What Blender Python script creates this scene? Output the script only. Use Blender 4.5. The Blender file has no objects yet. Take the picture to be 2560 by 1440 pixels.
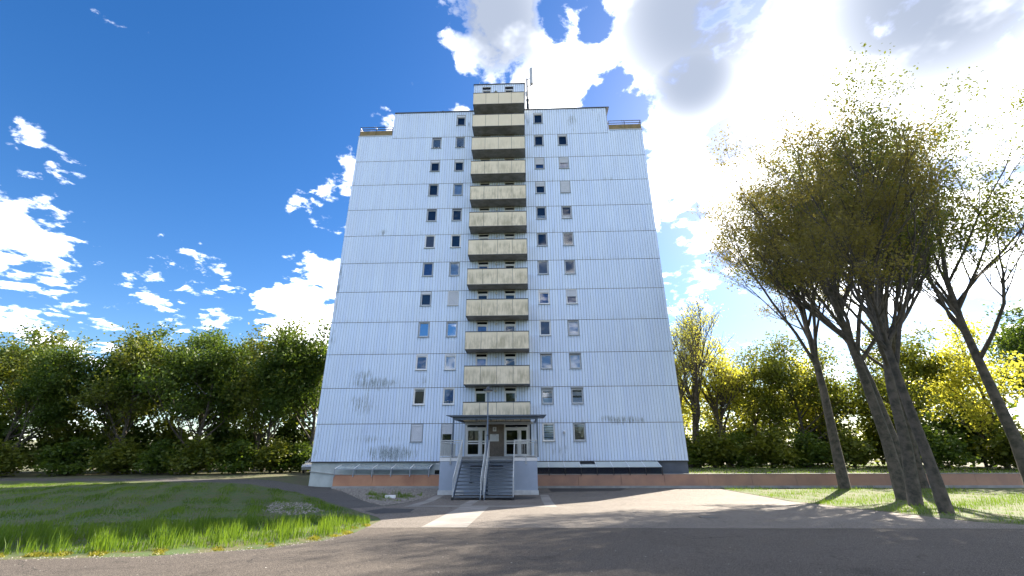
import bpy, bmesh, math, random
import numpy as np
from mathutils import Matrix, Vector
R = math.radians
sc = bpy.context.scene
COL = sc.collection

# ------------------------------------------------------------------ camera
def cam_basis(p, y, r):
    f = Vector((math.sin(y)*math.cos(p), math.cos(y)*math.cos(p), math.sin(p)))
    ri = Vector((math.cos(y), -math.sin(y), 0)); u = ri.cross(f)
    return math.cos(r)*ri + math.sin(r)*u, -math.sin(r)*ri + math.cos(r)*u, f
CAM = Vector((16.367, -34.972, 0.600))
ri, up, fw = cam_basis(R(20.862), R(-1.918), R(-0.2165))
cd = bpy.data.cameras.new('camera'); cam = bpy.data.objects.new('camera', cd); COL.objects.link(cam)
cam.matrix_world = Matrix(((ri.x, up.x, -fw.x, CAM.x), (ri.y, up.y, -fw.y, CAM.y), (ri.z, up.z, -fw.z, CAM.z), (0, 0, 0, 1)))
cd.sensor_width = 36.0; cd.lens = 1082.0*36/2560; cd.shift_x = 6.75/2560
cd.clip_start = 0.1; cd.clip_end = 3000
sc.camera = cam

# ------------------------------------------------------------------ light
SUN_EL, SUN_AZ = R(35), R(40)            # azimuth measured from +Y (behind the tower) towards +X
sd = Vector((math.sin(SUN_AZ)*math.cos(SUN_EL), math.cos(SUN_AZ)*math.cos(SUN_EL), math.sin(SUN_EL)))
ld = bpy.data.lights.new('sun', 'SUN'); sun = bpy.data.objects.new('sun', ld); COL.objects.link(sun)
ld.energy = 4.8; ld.angle = R(0.5); ld.color = (1.0, 0.88, 0.72)
sun.rotation_euler = sd.to_track_quat('Z', 'Y').to_euler(); sun.location = (60, 60, 90)
sc.view_settings.view_transform = 'Standard'; sc.view_settings.look = 'None'
sc.view_settings.exposure = 2.12; sc.view_settings.gamma = 1.0
sc.view_settings.use_curve_mapping = False

# ---- node helper
class NT:
    def __init__(s, tree): s.t = tree; s.n = tree.nodes; s.l = tree.links
    def new(s, typ, **kw):
        nd = s.n.new(typ)
        for k, v in kw.items():
            if k == 'ins':
                for i, val in v.items():
                    if hasattr(val, 'is_linked') or isinstance(val, bpy.types.NodeSocket): s.l.new(val, nd.inputs[i])
                    else: nd.inputs[i].default_value = val
            else: setattr(nd, k, v)
        return nd
    def math(s, op, a, b=0.0, c=0.0, clamp=False):
        nd = s.new('ShaderNodeMath', operation=op, ins={0: a, 1: b, 2: c}); nd.use_clamp = clamp; return nd.outputs[0]
    def mapr(s, v, a, b, c=0.0, d=1.0, smooth=True):
        return s.new('ShaderNodeMapRange', interpolation_type='SMOOTHSTEP' if smooth else 'LINEAR', ins={0: v, 1: a, 2: b, 3: c, 4: d}).outputs[0]
    def mix(s, f, a, b):
        nd = s.new('ShaderNodeMix', data_type='RGBA', ins={0: f, 6: a, 7: b}); return nd.outputs[2]
    def noise(s, vec, scale, detail=3, rough=0.5, dist=0.0, out=0):
        nd = s.new('ShaderNodeTexNoise', ins={'Scale': scale, 'Detail': detail, 'Roughness': rough, 'Distortion': dist})
        if vec is not None: s.l.new(vec, nd.inputs['Vector'])
        return nd.outputs[out]
    def vm(s, op, a, b=(0, 0, 0)):
        nd = s.new('ShaderNodeVectorMath', operation=op, ins={0: a, 1: b})
        return nd.outputs['Value'] if op in ('DOT_PRODUCT', 'LENGTH', 'DISTANCE') else nd.outputs[0]
def c4(c): return (c[0], c[1], c[2], 1.0)

# ---- world: Nishita sky with a broken cumulus layer
w = bpy.data.worlds.new('World'); sc.world = w; w.use_nodes = True
T = NT(w.node_tree); T.n.clear()
sky = T.new('ShaderNodeTexSky', sky_type='NISHITA'); sky.sun_disc = False
sky.sun_elevation = SUN_EL; sky.sun_rotation = SUN_AZ; sky.air_density = 1.0; sky.dust_density = 0.4; sky.ozone_density = 2.0; sky.altitude = 200
hs = T.new('ShaderNodeHueSaturation', ins={'Hue': 0.508, 'Saturation': 1.36, 'Value': 0.49, 'Color': sky.outputs[0]})
dirv = T.new('ShaderNodeTexCoord').outputs['Generated']
sep = T.new('ShaderNodeSeparateXYZ', ins={0: dirv})
zz = T.math('ADD', T.math('MAXIMUM', sep.outputs[2], 0.0), 0.22)
plane = T.vm('DIVIDE', dirv, T.new('ShaderNodeCombineXYZ', ins={0: zz, 1: zz, 2: zz}).outputs[0])
flat = T.vm('MULTIPLY', plane, (1, 1, 0.0))
n_big = T.noise(flat, 1.25, 2, 0.5)
n_med = T.noise(flat, 6.0, 8, 0.60, 0.2)
n_fine = T.noise(flat, 24.0, 5, 0.6, 0.3)
field = T.math('ADD', T.math('MULTIPLY', T.math('SUBTRACT', n_med, 0.5), 2.6), T.math('MULTIPLY', T.math('SUBTRACT', n_fine, 0.5), 0.7))
field = T.math('ADD', field, T.math('MULTIPLY', T.math('SUBTRACT', n_big, 0.5), 1.2))
# where the clouds of this afternoon stand: (direction, radius in degrees, amount)
CL = [((-0.05, 0.61, 0.79), 9, .9), ((0.02, 0.64, 0.77), 9, .8), ((0.098, 0.66, 0.745), 13, .85), ((0.27, 0.60, 0.755), 14, .9), ((0.36, 0.61, 0.706), 15, .8),
      ((0.05, 0.70, 0.71), 10, .8), ((0.33, 0.655, 0.68), 8, .5), ((0.38, 0.735, 0.56), 13, 1.0), ((0.30, 0.80, 0.52), 8, .6),
      ((0.45, 0.74, 0.50), 13, .9), ((0.58, 0.56, 0.58), 20, .8), ((0.62, 0.66, 0.42), 15, .5), ((0.42, 0.80, 0.42), 8, .6),
      ((-0.42, 0.766, 0.486), 6.5, .85), ((-0.365, 0.745, 0.557), 3.5, .6), ((-0.44, 0.846, 0.307), 8, .95), ((-0.276, 0.714, 0.643), 4, .55),
      ((-0.136, 0.717, 0.684), 4.5, .55), ((-0.09, 0.665, 0.742), 4, .4), ((-0.384, 0.618, 0.687), 3, .42), ((-0.221, 0.675, 0.704), 3, .40), ((-0.40, 0.74, 0.54), 3, .3),
      ((0.36, 0.865, 0.34), 6, .42), ((-0.76, 0.54, 0.363), 9, .6), ((-0.62, 0.72, 0.30), 7, .5),
      ((0.19, 0.70, 0.69), 5, -.75), ((0.22, 0.715, 0.665), 4.5, -.6), ((0.265, 0.68, 0.68), 4, -.45), ((0.41, 0.70, 0.59), 5, -.75), ((0.265, 0.755, 0.605), 4, -.6), ((0.075, 0.60, 0.798), 4, -.6),
      ((0.15, 0.60, 0.79), 4, -.6), ((-0.40, 0.50, 0.77), 20, -1.1), ((-0.58, 0.60, 0.55), 26, -.75), ((-0.2, 0.70, 0.69), 14, -.45), ((0.30, 0.92, 0.25), 14, -.35), ((-0.35, 0.90, 0.25), 10, -.2), ((-0.24, 0.70, 0.67), 9, -.35), ((0.40, 0.86, 0.22), 11, -.5), ((-0.45, 0.83, 0.40), 5, -.5),
      ((0.33, 0.83, 0.44), 5.5, -.55)]
bias = 0.10  # extra cloud all round, raised to light the shaded facade
pos_, neg_ = None, None
for d_, rad, amt in CL:
    v = Vector(d_).normalized()
    dp = T.vm('DOT_PRODUCT', dirv, tuple(v))
    m = T.mapr(dp, math.cos(R(rad)), math.cos(R(rad*0.15)), 0.0, abs(amt)*(0.62 if amt > 0.6 else 0.9))
    if amt > 0: pos_ = m if pos_ is None else T.math('MAXIMUM', pos_, m)
    else: neg_ = m if neg_ is None else T.math('MAXIMUM', neg_, m)
acc = T.math('SUBTRACT', pos_, neg_)
GR = [((-0.05, 0.60, 0.80), 13), ((0.32, 0.57, 0.76), 16), ((0.335, 0.65, 0.68), 9), ((0.62, 0.45, 0.64), 16)]
gr_ = None
for d_, rad in GR:
    dp = T.vm('DOT_PRODUCT', dirv, tuple(Vector(d_).normalized())); m = T.mapr(dp, math.cos(R(rad)), math.cos(R(rad*0.05)), 0.0, 1.0)
    gr_ = m if gr_ is None else T.math('MAXIMUM', gr_, m)
cover = T.math('ADD', T.math('ADD', field, acc), bias)
gr_ = T.math('MULTIPLY', gr_, T.mapr(T.math('ADD', T.noise(flat, 3.4, 5, 0.55), T.math('MULTIPLY', gr_, 0.25)), 0.38, 0.72))
alpha = T.mapr(cover, 0.08, 0.50)
shade = T.math('MULTIPLY', T.mapr(T.math('ADD', cover, gr_), 0.7, 1.35), T.math('MAXIMUM', T.math('MULTIPLY', gr_, 1.0), T.mapr(T.noise(flat, 3.0, 5, 0.5), 0.44, 0.66, 0.0, 0.85)), clamp=True)
ccol = T.mix(shade, (10.6, 10.7, 11.0, 1), (1.2, 1.38, 1.75, 1))
horizon = T.mapr(sep.outputs[2], 0.0, 0.10)
skycol = T.mix(T.math('MULTIPLY', alpha, T.math('MULTIPLY_ADD', horizon, 0.6, 0.4)), hs.outputs[0], ccol)
bg = T.new('ShaderNodeBackground', ins={'Color': skycol, 'Strength': 0.10})
T.l.new(bg.outputs[0], T.new('ShaderNodeOutputWorld').inputs[0])

# ------------------------------------------------------------------ mesh helpers
OFF = {}
def tag(o, label=None, cat=None, group=None, kind=None):
    if label: o['label'] = label
    if cat: o['category'] = cat
    if group: o['group'] = group
    if kind: o['kind'] = kind
    return o
def empty(name, loc):
    o = bpy.data.objects.new(name, None); COL.objects.link(o); o.location = loc; o.empty_display_size = 0.3
    OFF[o] = Vector(loc); return o
class MB:
    def __init__(s): s.v = []; s.f = []
    def add(s, vs, fs):
        b = len(s.v); s.v += [tuple(v) for v in vs]; s.f += [tuple(i+b for i in f) for f in fs]; return s
    def box(s, x0, x1, y0, y1, z0, z1):
        return s.add([(x0,y0,z0),(x1,y0,z0),(x1,y1,z0),(x0,y1,z0),(x0,y0,z1),(x1,y0,z1),(x1,y1,z1),(x0,y1,z1)],
                     [(0,3,2,1),(4,5,6,7),(0,1,5,4),(1,2,6,5),(2,3,7,6),(3,0,4,7)])
    def quad(s, a, b, c, d): return s.add([a, b, c, d], [(0, 1, 2, 3)])
    def bar(s, p, q, w, h, upv=(0, 0, 1)):
        p, q = Vector(p), Vector(q); d = (q-p).normalized(); u = Vector(upv)
        if abs(d.dot(u)) > 0.95: u = Vector((0, 1, 0))
        a = d.cross(u).normalized()*w/2; b = a.cross(d).normalized()*h/2
        vs = [p-a-b, p+a-b, p+a+b, p-a+b, q-a-b, q+a-b, q+a+b, q-a+b]
        return s.add(vs, [(0,1,2,3),(7,6,5,4),(0,4,5,1),(1,5,6,2),(2,6,7,3),(3,7,4,0)])
    def tube(s, pts, rads, n=8, cap=True):
        pts = [Vector(p) for p in pts]; b = len(s.v)
        prev = None
        for i, p in enumerate(pts):
            d = (pts[min(i+1, len(pts)-1)] - pts[max(i-1, 0)]).normalized()
            if prev is None:
                u = Vector((0, 0, 1)) if abs(d.z) < 0.9 else Vector((1, 0, 0))
                a = d.cross(u).normalized()
            else:
                a = (prev - d*prev.dot(d)).normalized()
            prev = a; c = d.cross(a); r = rads[i] if hasattr(rads, '__len__') else rads
            for k in range(n):
                t = 2*math.pi*k/n; s.v.append(tuple(p + r*(math.cos(t)*a + math.sin(t)*c)))
        for i in range(len(pts)-1):
            for k in range(n):
                k2 = (k+1) % n
                s.f.append((b+i*n+k, b+i*n+k2, b+(i+1)*n+k2, b+(i+1)*n+k))
        if cap:
            s.f.append(tuple(b+k for k in range(n))[::-1]); e = b+(len(pts)-1)*n; s.f.append(tuple(e+k for k in range(n)))
        return s
    def lathe(s, c, prof, n=16):
        b = len(s.v)
        for r, z in prof:
            for k in range(n):
                t = 2*math.pi*k/n; s.v.append((c[0]+r*math.cos(t), c[1]+r*math.sin(t), c[2]+z))
        for i in range(len(prof)-1):
            for k in range(n):
                k2 = (k+1) % n; s.f.append((b+i*n+k, b+i*n+k2, b+(i+1)*n+k2, b+(i+1)*n+k))
        return s
    def prism(s, poly, axis, a, b):
        # extrude a 2-D polygon along an axis ('x': poly in (y,z))
        def P(p, t): return (t, p[0], p[1]) if axis == 'x' else ((p[0], t, p[1]) if axis == 'y' else (p[0], p[1], t))
        n = len(poly); vs = [P(p, a) for p in poly] + [P(p, b) for p in poly]
        fs = [tuple(range(n))[::-1], tuple(range(n, 2*n))] + [(i, (i+1) % n, n+(i+1) % n, n+i) for i in range(n)]
        return s.add(vs, fs)
    def build(s, name, mat, parent=None, smooth=False, kind=None):
        off = OFF.get(parent, Vector((0, 0, 0))) if parent else Vector((0, 0, 0))
        me = bpy.data.meshes.new(name)
        me.from_pydata([(x-off.x, y-off.y, z-off.z) for x, y, z in s.v], [], s.f); me.update()
        if smooth: me.polygons.foreach_set('use_smooth', [True]*len(me.polygons))
        me.materials.append(mat)
        o = bpy.data.objects.new(name, me); COL.objects.link(o)
        if parent: o.parent = parent; OFF[o] = off
        if kind: o['kind'] = kind
        return o
def fast_mesh(name, V, F, mat, parent=None, nv=3, smooth=False):
    V = np.asarray(V, dtype=np.float32); F = np.asarray(F, dtype=np.int32)
    me = bpy.data.meshes.new(name); me.vertices.add(len(V)); me.vertices.foreach_set('co', V.ravel())
    me.loops.add(F.size); me.loops.foreach_set('vertex_index', F.ravel())
    me.polygons.add(len(F)); me.polygons.foreach_set('loop_start', np.arange(0, F.size, nv, dtype=np.int32))
    me.polygons.foreach_set('loop_total', np.full(len(F), nv, dtype=np.int32))
    if smooth: me.polygons.foreach_set('use_smooth', np.ones(len(F), dtype=bool))
    me.update(calc_edges=True); me.materials.append(mat)
    o = bpy.data.objects.new(name, me); COL.objects.link(o)
    if parent: o.parent = parent
    return o

# ------------------------------------------------------------------ materials
def mat(name, col, rough=0.6, metal=0.0, spec=0.5, var=0.0, vscale=3.0, bump=0.0, bscale=40.0, col2=None, detail=4):
    m = bpy.data.materials.new(name); m.use_nodes = True; t = NT(m.node_tree); b = t.n['Principled BSDF']
    b.inputs['Roughness'].default_value = rough; b.inputs['Metallic'].default_value = metal; b.inputs['Specular IOR Level'].default_value = spec
    pos = t.new('ShaderNodeNewGeometry').outputs['Position']
    c2 = col2 or tuple(max(0, x*(1-var)) for x in col)
    f = t.mapr(t.noise(pos, vscale, detail, 0.6), 0.3, 0.7)
    t.l.new(t.mix(f, c4(col), c4(c2)), b.inputs['Base Color'])
    if bump:
        bn = t.new('ShaderNodeBump', ins={'Strength': bump, 'Distance': 0.02, 'Height': t.noise(pos, bscale, 4, 0.6)})
        t.l.new(bn.outputs[0], b.inputs['Normal'])
    return m
M = {}
def cladding_material():
    m = bpy.data.materials.new('white_cladding'); m.use_nodes = True; t = NT(m.node_tree); b = t.n['Principled BSDF']
    b.inputs['Roughness'].default_value = 0.42; b.inputs['Specular IOR Level'].default_value = 0.5
    pos = t.new('ShaderNodeNewGeometry').outputs['Position']
    s = t.new('ShaderNodeSeparateXYZ', ins={0: pos})
    cx = t.math('FLOOR', t.math('DIVIDE', s.outputs[0], 0.2277)); cz = t.math('FLOOR', t.math('DIVIDE', s.outputs[2], 2.75))
    wn = t.new('ShaderNodeTexWhiteNoise', noise_dimensions='2D', ins={0: t.new('ShaderNodeCombineXYZ', ins={0: cx, 1: cz}).outputs[0]}).outputs['Value']
    base = t.mix(wn, c4((0.61, 0.74, 0.965)), c4((0.67, 0.795, 0.985)))  # blue of the skylight in shade put into the white-grey panel colour
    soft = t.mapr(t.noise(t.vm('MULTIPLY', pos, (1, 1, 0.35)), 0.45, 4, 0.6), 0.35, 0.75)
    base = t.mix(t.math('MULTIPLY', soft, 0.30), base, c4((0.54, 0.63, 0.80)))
    # grime washed down from the joints and the sills
    st = t.noise(t.vm('MULTIPLY', pos, (7, 7, 0.5)), 1.0, 5, 0.65)
    zr = t.math('MODULO', t.math('ADD', s.outputs[2], 2.75), 2.75)
    jm = t.math('MULTIPLY', t.mapr(st, 0.5, 0.75), t.mapr(zr, 0.0, 0.6, 0.55, 0.16))
    base = t.mix(jm, base, c4((0.33, 0.36, 0.38)))
    # algae: (x, z, half width, half height, strength)
    spots = [(4.3, 5.9, 2.0, 0.5, 1.0), (3.3, 6.5, 1.0, .5, .8), (8.2, 6.0, .6, .5, .6), (3.4, 4.2, 1.2, .8, .75), (4.6, 1.6, 2.2, .35, .6), (6.0, .55, 2.0, .65, 1.1), (5.6, 1.0, .9, .3, .8), (4.0, 2.3, 2.2, .3, .35),
             (0.15, 15.0, .25, 1.6, .9), (0.12, 12.3, .22, 1.2, .7), (.3, 9.5, .3, 1.5, .6), (0.3, 1.4, .3, 1.4, .5),
             (24.2, 2.95, 1.5, .3, .9), (22.8, 3.05, .7, .3, .8), (18.9, .75, .5, .45, .6), (19.4, 1.0, .3, .3, .5), (21.6, 32.0, .45, 1.1, .8), (24.3, 32.2, .2, .6, .6), (17.1, 32.3, .35, .9, .7), (22.3, 24.9, .7, .25, .5), (24.6, 24.9, .5, .2, .45),
             (3.6, 19.6, .3, .35, .9), (22.5, 12.6, 1.6, .6, .25), (10.9, 14.2, .5, 1.6, .25), (11.2, 31.6, .3, 1.0, .5)]
    an = t.noise(t.vm('MULTIPLY', pos, (10, 10, 0.9)), 1.0, 5, 0.65)
    an2 = t.noise(t.vm('MULTIPLY', pos, (26, 26, 7)), 1.0, 4, 0.7)
    tot = None
    for x, z, hw, hh, k in spots:
        q = t.vm('MULTIPLY', t.vm('SUBTRACT', pos, (x, 0, z)), (1/hw, 0, 1/hh))
        v = t.mapr(t.vm('LENGTH', q), 0.1, 1.9, k, 0.0)
        tot = v if tot is None else t.math('MAXIMUM', tot, v)
    low = t.mapr(s.outputs[2], 2.0, 12.0, 0.22, 0.0)
    tot = t.math('MAXIMUM', tot, t.math('MULTIPLY', low, t.mapr(zr, 0.0, 1.6, 1.0, 0.4)))
    al = t.math('MULTIPLY', t.mapr(t.math('ADD', t.math('MULTIPLY', tot, 0.30), an), 0.62, 0.86), t.math('MULTIPLY', t.mapr(an2, 0.30, 0.60, 0.25, 1.0), t.mapr(tot, 0.0, 0.3)))
    base = t.mix(t.math('MULTIPLY', al, 0.85), base, c4((0.10, 0.125, 0.115)))
    t.l.new(base, b.inputs['Base Color'])
    t.l.new(t.mapr(soft, 0, 1, 0.36, 0.55), b.inputs['Roughness'])
    bn = t.new('ShaderNodeBump', ins={'Strength': 0.25, 'Distance': 0.02, 'Height': t.noise(t.vm('MULTIPLY', pos, (2, 2, 0.6)), 1.0, 2, 0.5)})
    t.l.new(bn.outputs[0], b.inputs['Normal'])
    return m
def balcony_material():
    m = bpy.data.materials.new('balcony_board'); m.use_nodes = True; t = NT(m.node_tree); b = t.n['Principled BSDF']
    b.inputs['Roughness'].default_value = 0.75
    pos = t.new('ShaderNodeNewGeometry').outputs['Position']
    s = t.new('ShaderNodeSeparateXYZ', ins={0: pos})
    base = t.mix(t.noise(pos, 1.3, 3), c4((0.73, 0.64, 0.48)), c4((0.80, 0.72, 0.57)))
    st = t.noise(t.vm('MULTIPLY', pos, (9, 9, 1.1)), 1.0, 6, 0.7)
    lg = t.noise(t.vm('MULTIPLY', pos, (1.6, 1.6, 1.0)), 1.0, 4, 0.6)
    zr = t.math('MODULO', s.outputs[2], 2.75)
    band = t.math('MULTIPLY', t.mapr(zr, 0.02, 0.25, 0.75, 1.0), t.mapr(zr, 0.85, 1.45, 1.0, 0.0))
    hi = t.mapr(s.outputs[2], 22.0, 31.5, 1.0, 0.12)
    f = t.math('MULTIPLY', t.mapr(t.math('ADD', t.math('MULTIPLY', st, 0.6), t.math('MULTIPLY', lg, 0.5)), 0.42, 0.70), t.math('MULTIPLY', band, hi))
    base = t.mix(t.math('MULTIPLY', f, 0.62), base, c4((0.24, 0.22, 0.13)))
    t.l.new(base, b.inputs['Base Color'])
    return m
def glass_material(name, tint, refl, base=None, rough=0.02):
    m = bpy.data.materials.new(name); m.use_nodes = True; t = NT(m.node_tree); t.n.clear()
    fr = t.new('ShaderNodeFresnel', ins={'IOR': refl}); gl = t.new('ShaderNodeBsdfGlossy', ins={'Color': (0.95, 0.97, 1, 1), 'Roughness': rough})
    tr = t.new('ShaderNodeBsdfTransparent', ins={'Color': c4(tint)})
    pos = t.new('ShaderNodeNewGeometry').outputs['Position']
    bn = t.new('ShaderNodeBump', ins={'Strength': 0.04, 'Distance': 0.02, 'Height': t.noise(pos, 2.0, 2)})
    t.l.new(bn.outputs[0], gl.inputs['Normal'])
    mx = t.new('ShaderNodeMixShader', ins={0: fr.outputs[0], 1: tr.outputs[0], 2: gl.outputs[0]})
    t.l.new(mx.outputs[0], t.new('ShaderNodeOutputMaterial').inputs[0])
    return m
def frosted(name, col, trans, rough=0.25):
    m = bpy.data.materials.new(name); m.use_nodes = True; t = NT(m.node_tree); t.n.clear()
    b = t.new('ShaderNodeBsdfPrincipled', ins={'Base Color': c4(col), 'Roughness': rough}); tr = t.new('ShaderNodeBsdfTransparent', ins={'Color': (0.8, 0.88, 0.95, 1)})
    mx = t.new('ShaderNodeMixShader', ins={0: trans, 1: b.outputs[0], 2: tr.outputs[0]})
    t.l.new(mx.outputs[0], t.new('ShaderNodeOutputMaterial').inputs[0]); return m
def leaf_material(name, c1, c2, trans=0.45):
    m = bpy.data.materials.new(name); m.use_nodes = True; t = NT(m.node_tree); t.n.clear()
    pos = t.new('ShaderNodeNewGeometry').outputs['Position']
    f = t.mapr(t.math('ADD', t.math('MULTIPLY', t.noise(pos, 0.5, 2), 0.6), t.math('MULTIPLY', t.noise(pos, 5.0, 2), 0.4)), 0.35, 0.65)
    col = t.mix(f, c4(c1), c4(c2))
    d = t.new('ShaderNodeBsdfPrincipled', ins={'Base Color': col, 'Roughness': 0.5, 'Specular IOR Level': 0.3})
    tc = t.mix(0.5, col, c4((c2[0]*1.7, c2[1]*1.6, c2[2]*0.7)))
    tl = t.new('ShaderNodeBsdfTranslucent', ins={'Color': tc})
    mx = t.new('ShaderNodeMixShader', ins={0: trans, 1: d.outputs[0], 2: tl.outputs[0]})
    t.l.new(mx.outputs[0], t.new('ShaderNodeOutputMaterial').inputs[0]); return m
def asphalt_material(name, dark, light, worn, seed):
    m = bpy.data.materials.new(name); m.use_nodes = True; t = NT(m.node_tree); b = t.n['Principled BSDF']
    pos = t.vm('ADD', t.new('ShaderNodeNewGeometry').outputs['Position'], (seed, seed*2, 0))
    a = t.mapr(t.noise(pos, 0.35, 6, 0.65), 0.35, 0.68)
    base = t.mix(a, c4(dark), c4(light))
    g = t.noise(pos, 70, 3, 0.7); g2 = t.noise(pos, 16, 5, 0.75)
    base = t.mix(t.mapr(g2, 0.38, 0.66), t.mix(0.75, base, c4([x*0.4 for x in dark])), base)
    base = t.mix(t.mapr(g, 0.44, 0.62), base, c4(worn))
    dk = t.mapr(t.noise(pos, 0.8, 7, 0.72, 0.8), 0.56, 0.72)
    base = t.mix(t.math('MULTIPLY', dk, 0.55), base, c4([x*0.45 for x in dark]))
    cr = t.new('ShaderNodeTexVoronoi', feature='DISTANCE_TO_EDGE', ins={'Vector': t.vm('ADD', pos, t.vm('MULTIPLY', t.noise(pos, 1.4, 4, 0.6, out=1), (0.9, 0.9, 0))), 'Scale': 0.28})
    crk = t.math('MULTIPLY', t.mapr(cr.outputs['Distance'], 0.0, 0.006, 1.0, 0.0), t.mapr(t.noise(pos, 0.25, 2), 0.5, 0.62))
    base = t.mix(t.math('MULTIPLY', crk, 0.8), base, c4((0.012, 0.012, 0.012)))
    sp = t.new('ShaderNodeTexVoronoi', ins={'Vector': pos, 'Scale': 3.0})
    base = t.mix(t.mapr(sp.outputs['Distance'], 0.03, 0.05, 1.0, 0.0), base, c4((0.5, 0.5, 0.46)))
    t.l.new(base, b.inputs['Base Color']); b.inputs['Roughness'].default_value = 0.85; b.inputs['Specular IOR Level'].default_value = 0.25
    bn = t.new('ShaderNodeBump', ins={'Strength': 0.7, 'Distance': 0.014, 'Height': t.math('ADD', t.math('ADD', g, g2), t.math('MULTIPLY', t.noise(pos, 5, 5), 1.5))})
    t.l.new(bn.outputs[0], b.inputs['Normal']); return m

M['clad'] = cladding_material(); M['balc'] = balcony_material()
M['backing'] = mat('joint_backing', (0.035, 0.04, 0.05), 0.9)
M['core'] = mat('side_render', (0.62, 0.66, 0.72), 0.8, var=0.15)
M['room'] = mat('painted_room_dark', (0.022, 0.035, 0.075), 0.9, var=0.3)  # darkness of the unlit rooms put into this wall colour
M['darkmetal'] = mat('dark_metal', (0.05, 0.065, 0.085), 0.45, 0.3)
M['coping'] = mat('dark_coping', (0.035, 0.04, 0.05), 0.5)
M['conc'] = mat('balcony_concrete', (0.30, 0.29, 0.27), 0.9, var=0.35, vscale=1.5)
M['frame_w'] = mat('white_frame', (0.78, 0.80, 0.83), 0.4, var=0.05)
M['frame_g'] = mat('grey_frame', (0.56, 0.60, 0.66), 0.45, var=0.1)
M['sill'] = mat('grey_sill', (0.34, 0.38, 0.43), 0.5, var=0.2)
M['shutter'] = mat('shutter_slats', (0.60, 0.64, 0.72), 0.55, var=0.08)
M['box_d'] = mat('dark_shutter_box', (0.10, 0.11, 0.14), 0.5)
M['blind_grey'] = mat('grey_blind', (0.30, 0.30, 0.34), 0.8, var=0.1)
M['blind_brown'] = mat('brown_blind', (0.24, 0.22, 0.24), 0.8, var=0.15)
M['blind_blue'] = mat('pale_blind', (0.60, 0.74, 0.92), 0.8, var=0.1)
M['curtain'] = mat('white_curtain', (0.82, 0.85, 0.90), 0.85, var=0.1)
M['curtain_b'] = mat('blue_curtain', (0.16, 0.32, 0.66), 0.85, var=0.2)
M['curtain_p'] = mat('mauve_curtain', (0.36, 0.30, 0.42), 0.85, var=0.2)
M['glass'] = glass_material('window_glass', (0.82, 0.88, 0.95), 1.8)
M['boosted_reflection'] = glass_material('boosted_reflection_glass', (0.2, 0.25, 0.28), 6.0, rough=0.03)  # reflectivity raised so two panes show bright sky; no film there
M['doorglass'] = glass_material('door_glass', (0.35, 0.38, 0.42), 1.4)
M['roofglass'] = frosted('frosted_roof_glass', (0.55, 0.62, 0.62), 0.2)
M['roofglass_d'] = frosted('dull_roof_glass', (0.55, 0.60, 0.57), 0.55)
M['wellglass'] = frosted('dark_front_glass', (0.02, 0.025, 0.04), 0.35, 0.05)
M['plinth'] = mat('plinth_render', (0.52, 0.58, 0.58), 0.85, var=0.25, vscale=0.9, bump=0.2)
M['plinth_shaded'] = mat('shaded_plinth_render', (0.12, 0.14, 0.18), 0.85, var=0.2, vscale=0.9)  # shade on the right plinth put into a darker copy of the render
M['porch'] = mat('blue_grey_render', (0.36, 0.43, 0.55), 0.8, var=0.12, vscale=0.8, bump=0.1)
M['porch_tile'] = mat('pale_base_tile', (0.60, 0.63, 0.66), 0.7, var=0.25)
M['white'] = mat('white_fascia', (0.80, 0.81, 0.83), 0.55, var=0.1)
M['steel'] = mat('galvanised_steel', (0.55, 0.58, 0.60), 0.45, 0.2, var=0.25, vscale=8)
M['bluesteel'] = mat('painted_blue_steel', (0.10, 0.14, 0.20), 0.5, 0.2, var=0.25, vscale=4)
M['tread'] = mat('steel_tread', (0.13, 0.16, 0.20), 0.6, 0.3, var=0.3, vscale=5)
M['brick'] = mat('grey_brown_brick', (0.24, 0.20, 0.17), 0.85, var=0.3, vscale=5)
M['mortar'] = mat('mortar', (0.34, 0.31, 0.28), 0.9)
M['orange'] = mat('salmon_concrete', (0.50, 0.27, 0.165), 0.85, col2=(0.38, 0.19, 0.12), vscale=0.8, bump=0.15)
M['orange_shaded'] = mat('shaded_salmon_concrete', (0.42, 0.25, 0.175), 0.85, col2=(0.32, 0.195, 0.15), vscale=0.8, bump=0.15)  # shade on the right wall put into a browner copy of the salmon
M['kerb'] = mat('concrete_kerb', (0.34, 0.35, 0.35), 0.9, var=0.3, vscale=1.5, bump=0.2)
M['paving'] = mat('pale_concrete_paving', (0.24, 0.23, 0.215), 0.9, var=0.35, vscale=0.8, bump=0.3)
M['ochre'] = mat('ochre_parapet', (0.25, 0.18, 0.08), 0.85, col2=(0.16, 0.13, 0.06), vscale=2.5)
M['antenna'] = mat('antenna_radome', (0.42, 0.45, 0.50), 0.5)
M['black'] = mat('black_rubber', (0.015, 0.016, 0.018), 0.5)
M['lampglass'] = mat('lamp_globe', (0.65, 0.66, 0.66), 0.25)
M['asphalt'] = asphalt_material('forecourt_asphalt', (0.066, 0.060, 0.054), (0.128, 0.116, 0.104), (0.25, 0.225, 0.20), 0)
M['road'] = asphalt_material('road_asphalt', (0.030, 0.026, 0.023), (0.058, 0.051, 0.045), (0.15, 0.13, 0.113), 31)
M['path'] = asphalt_material('old_path_asphalt', (0.05, 0.048, 0.047), (0.085, 0.08, 0.078), (0.12, 0.115, 0.11), 67)
M['patch'] = asphalt_material('asphalt_patch', (0.03, 0.031, 0.035), (0.05, 0.05, 0.055), (0.08, 0.08, 0.08), 11)
M['soil'] = mat('forest_floor', (0.055, 0.075, 0.02), 0.95, col2=(0.075, 0.06, 0.035), vscale=0.7, bump=0.5, bscale=8)
M['lawn'] = mat('mossy_lawn', (0.035, 0.075, 0.010), 0.95, col2=(0.07, 0.065, 0.022), vscale=1.6, bump=0.6, bscale=14)
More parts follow.
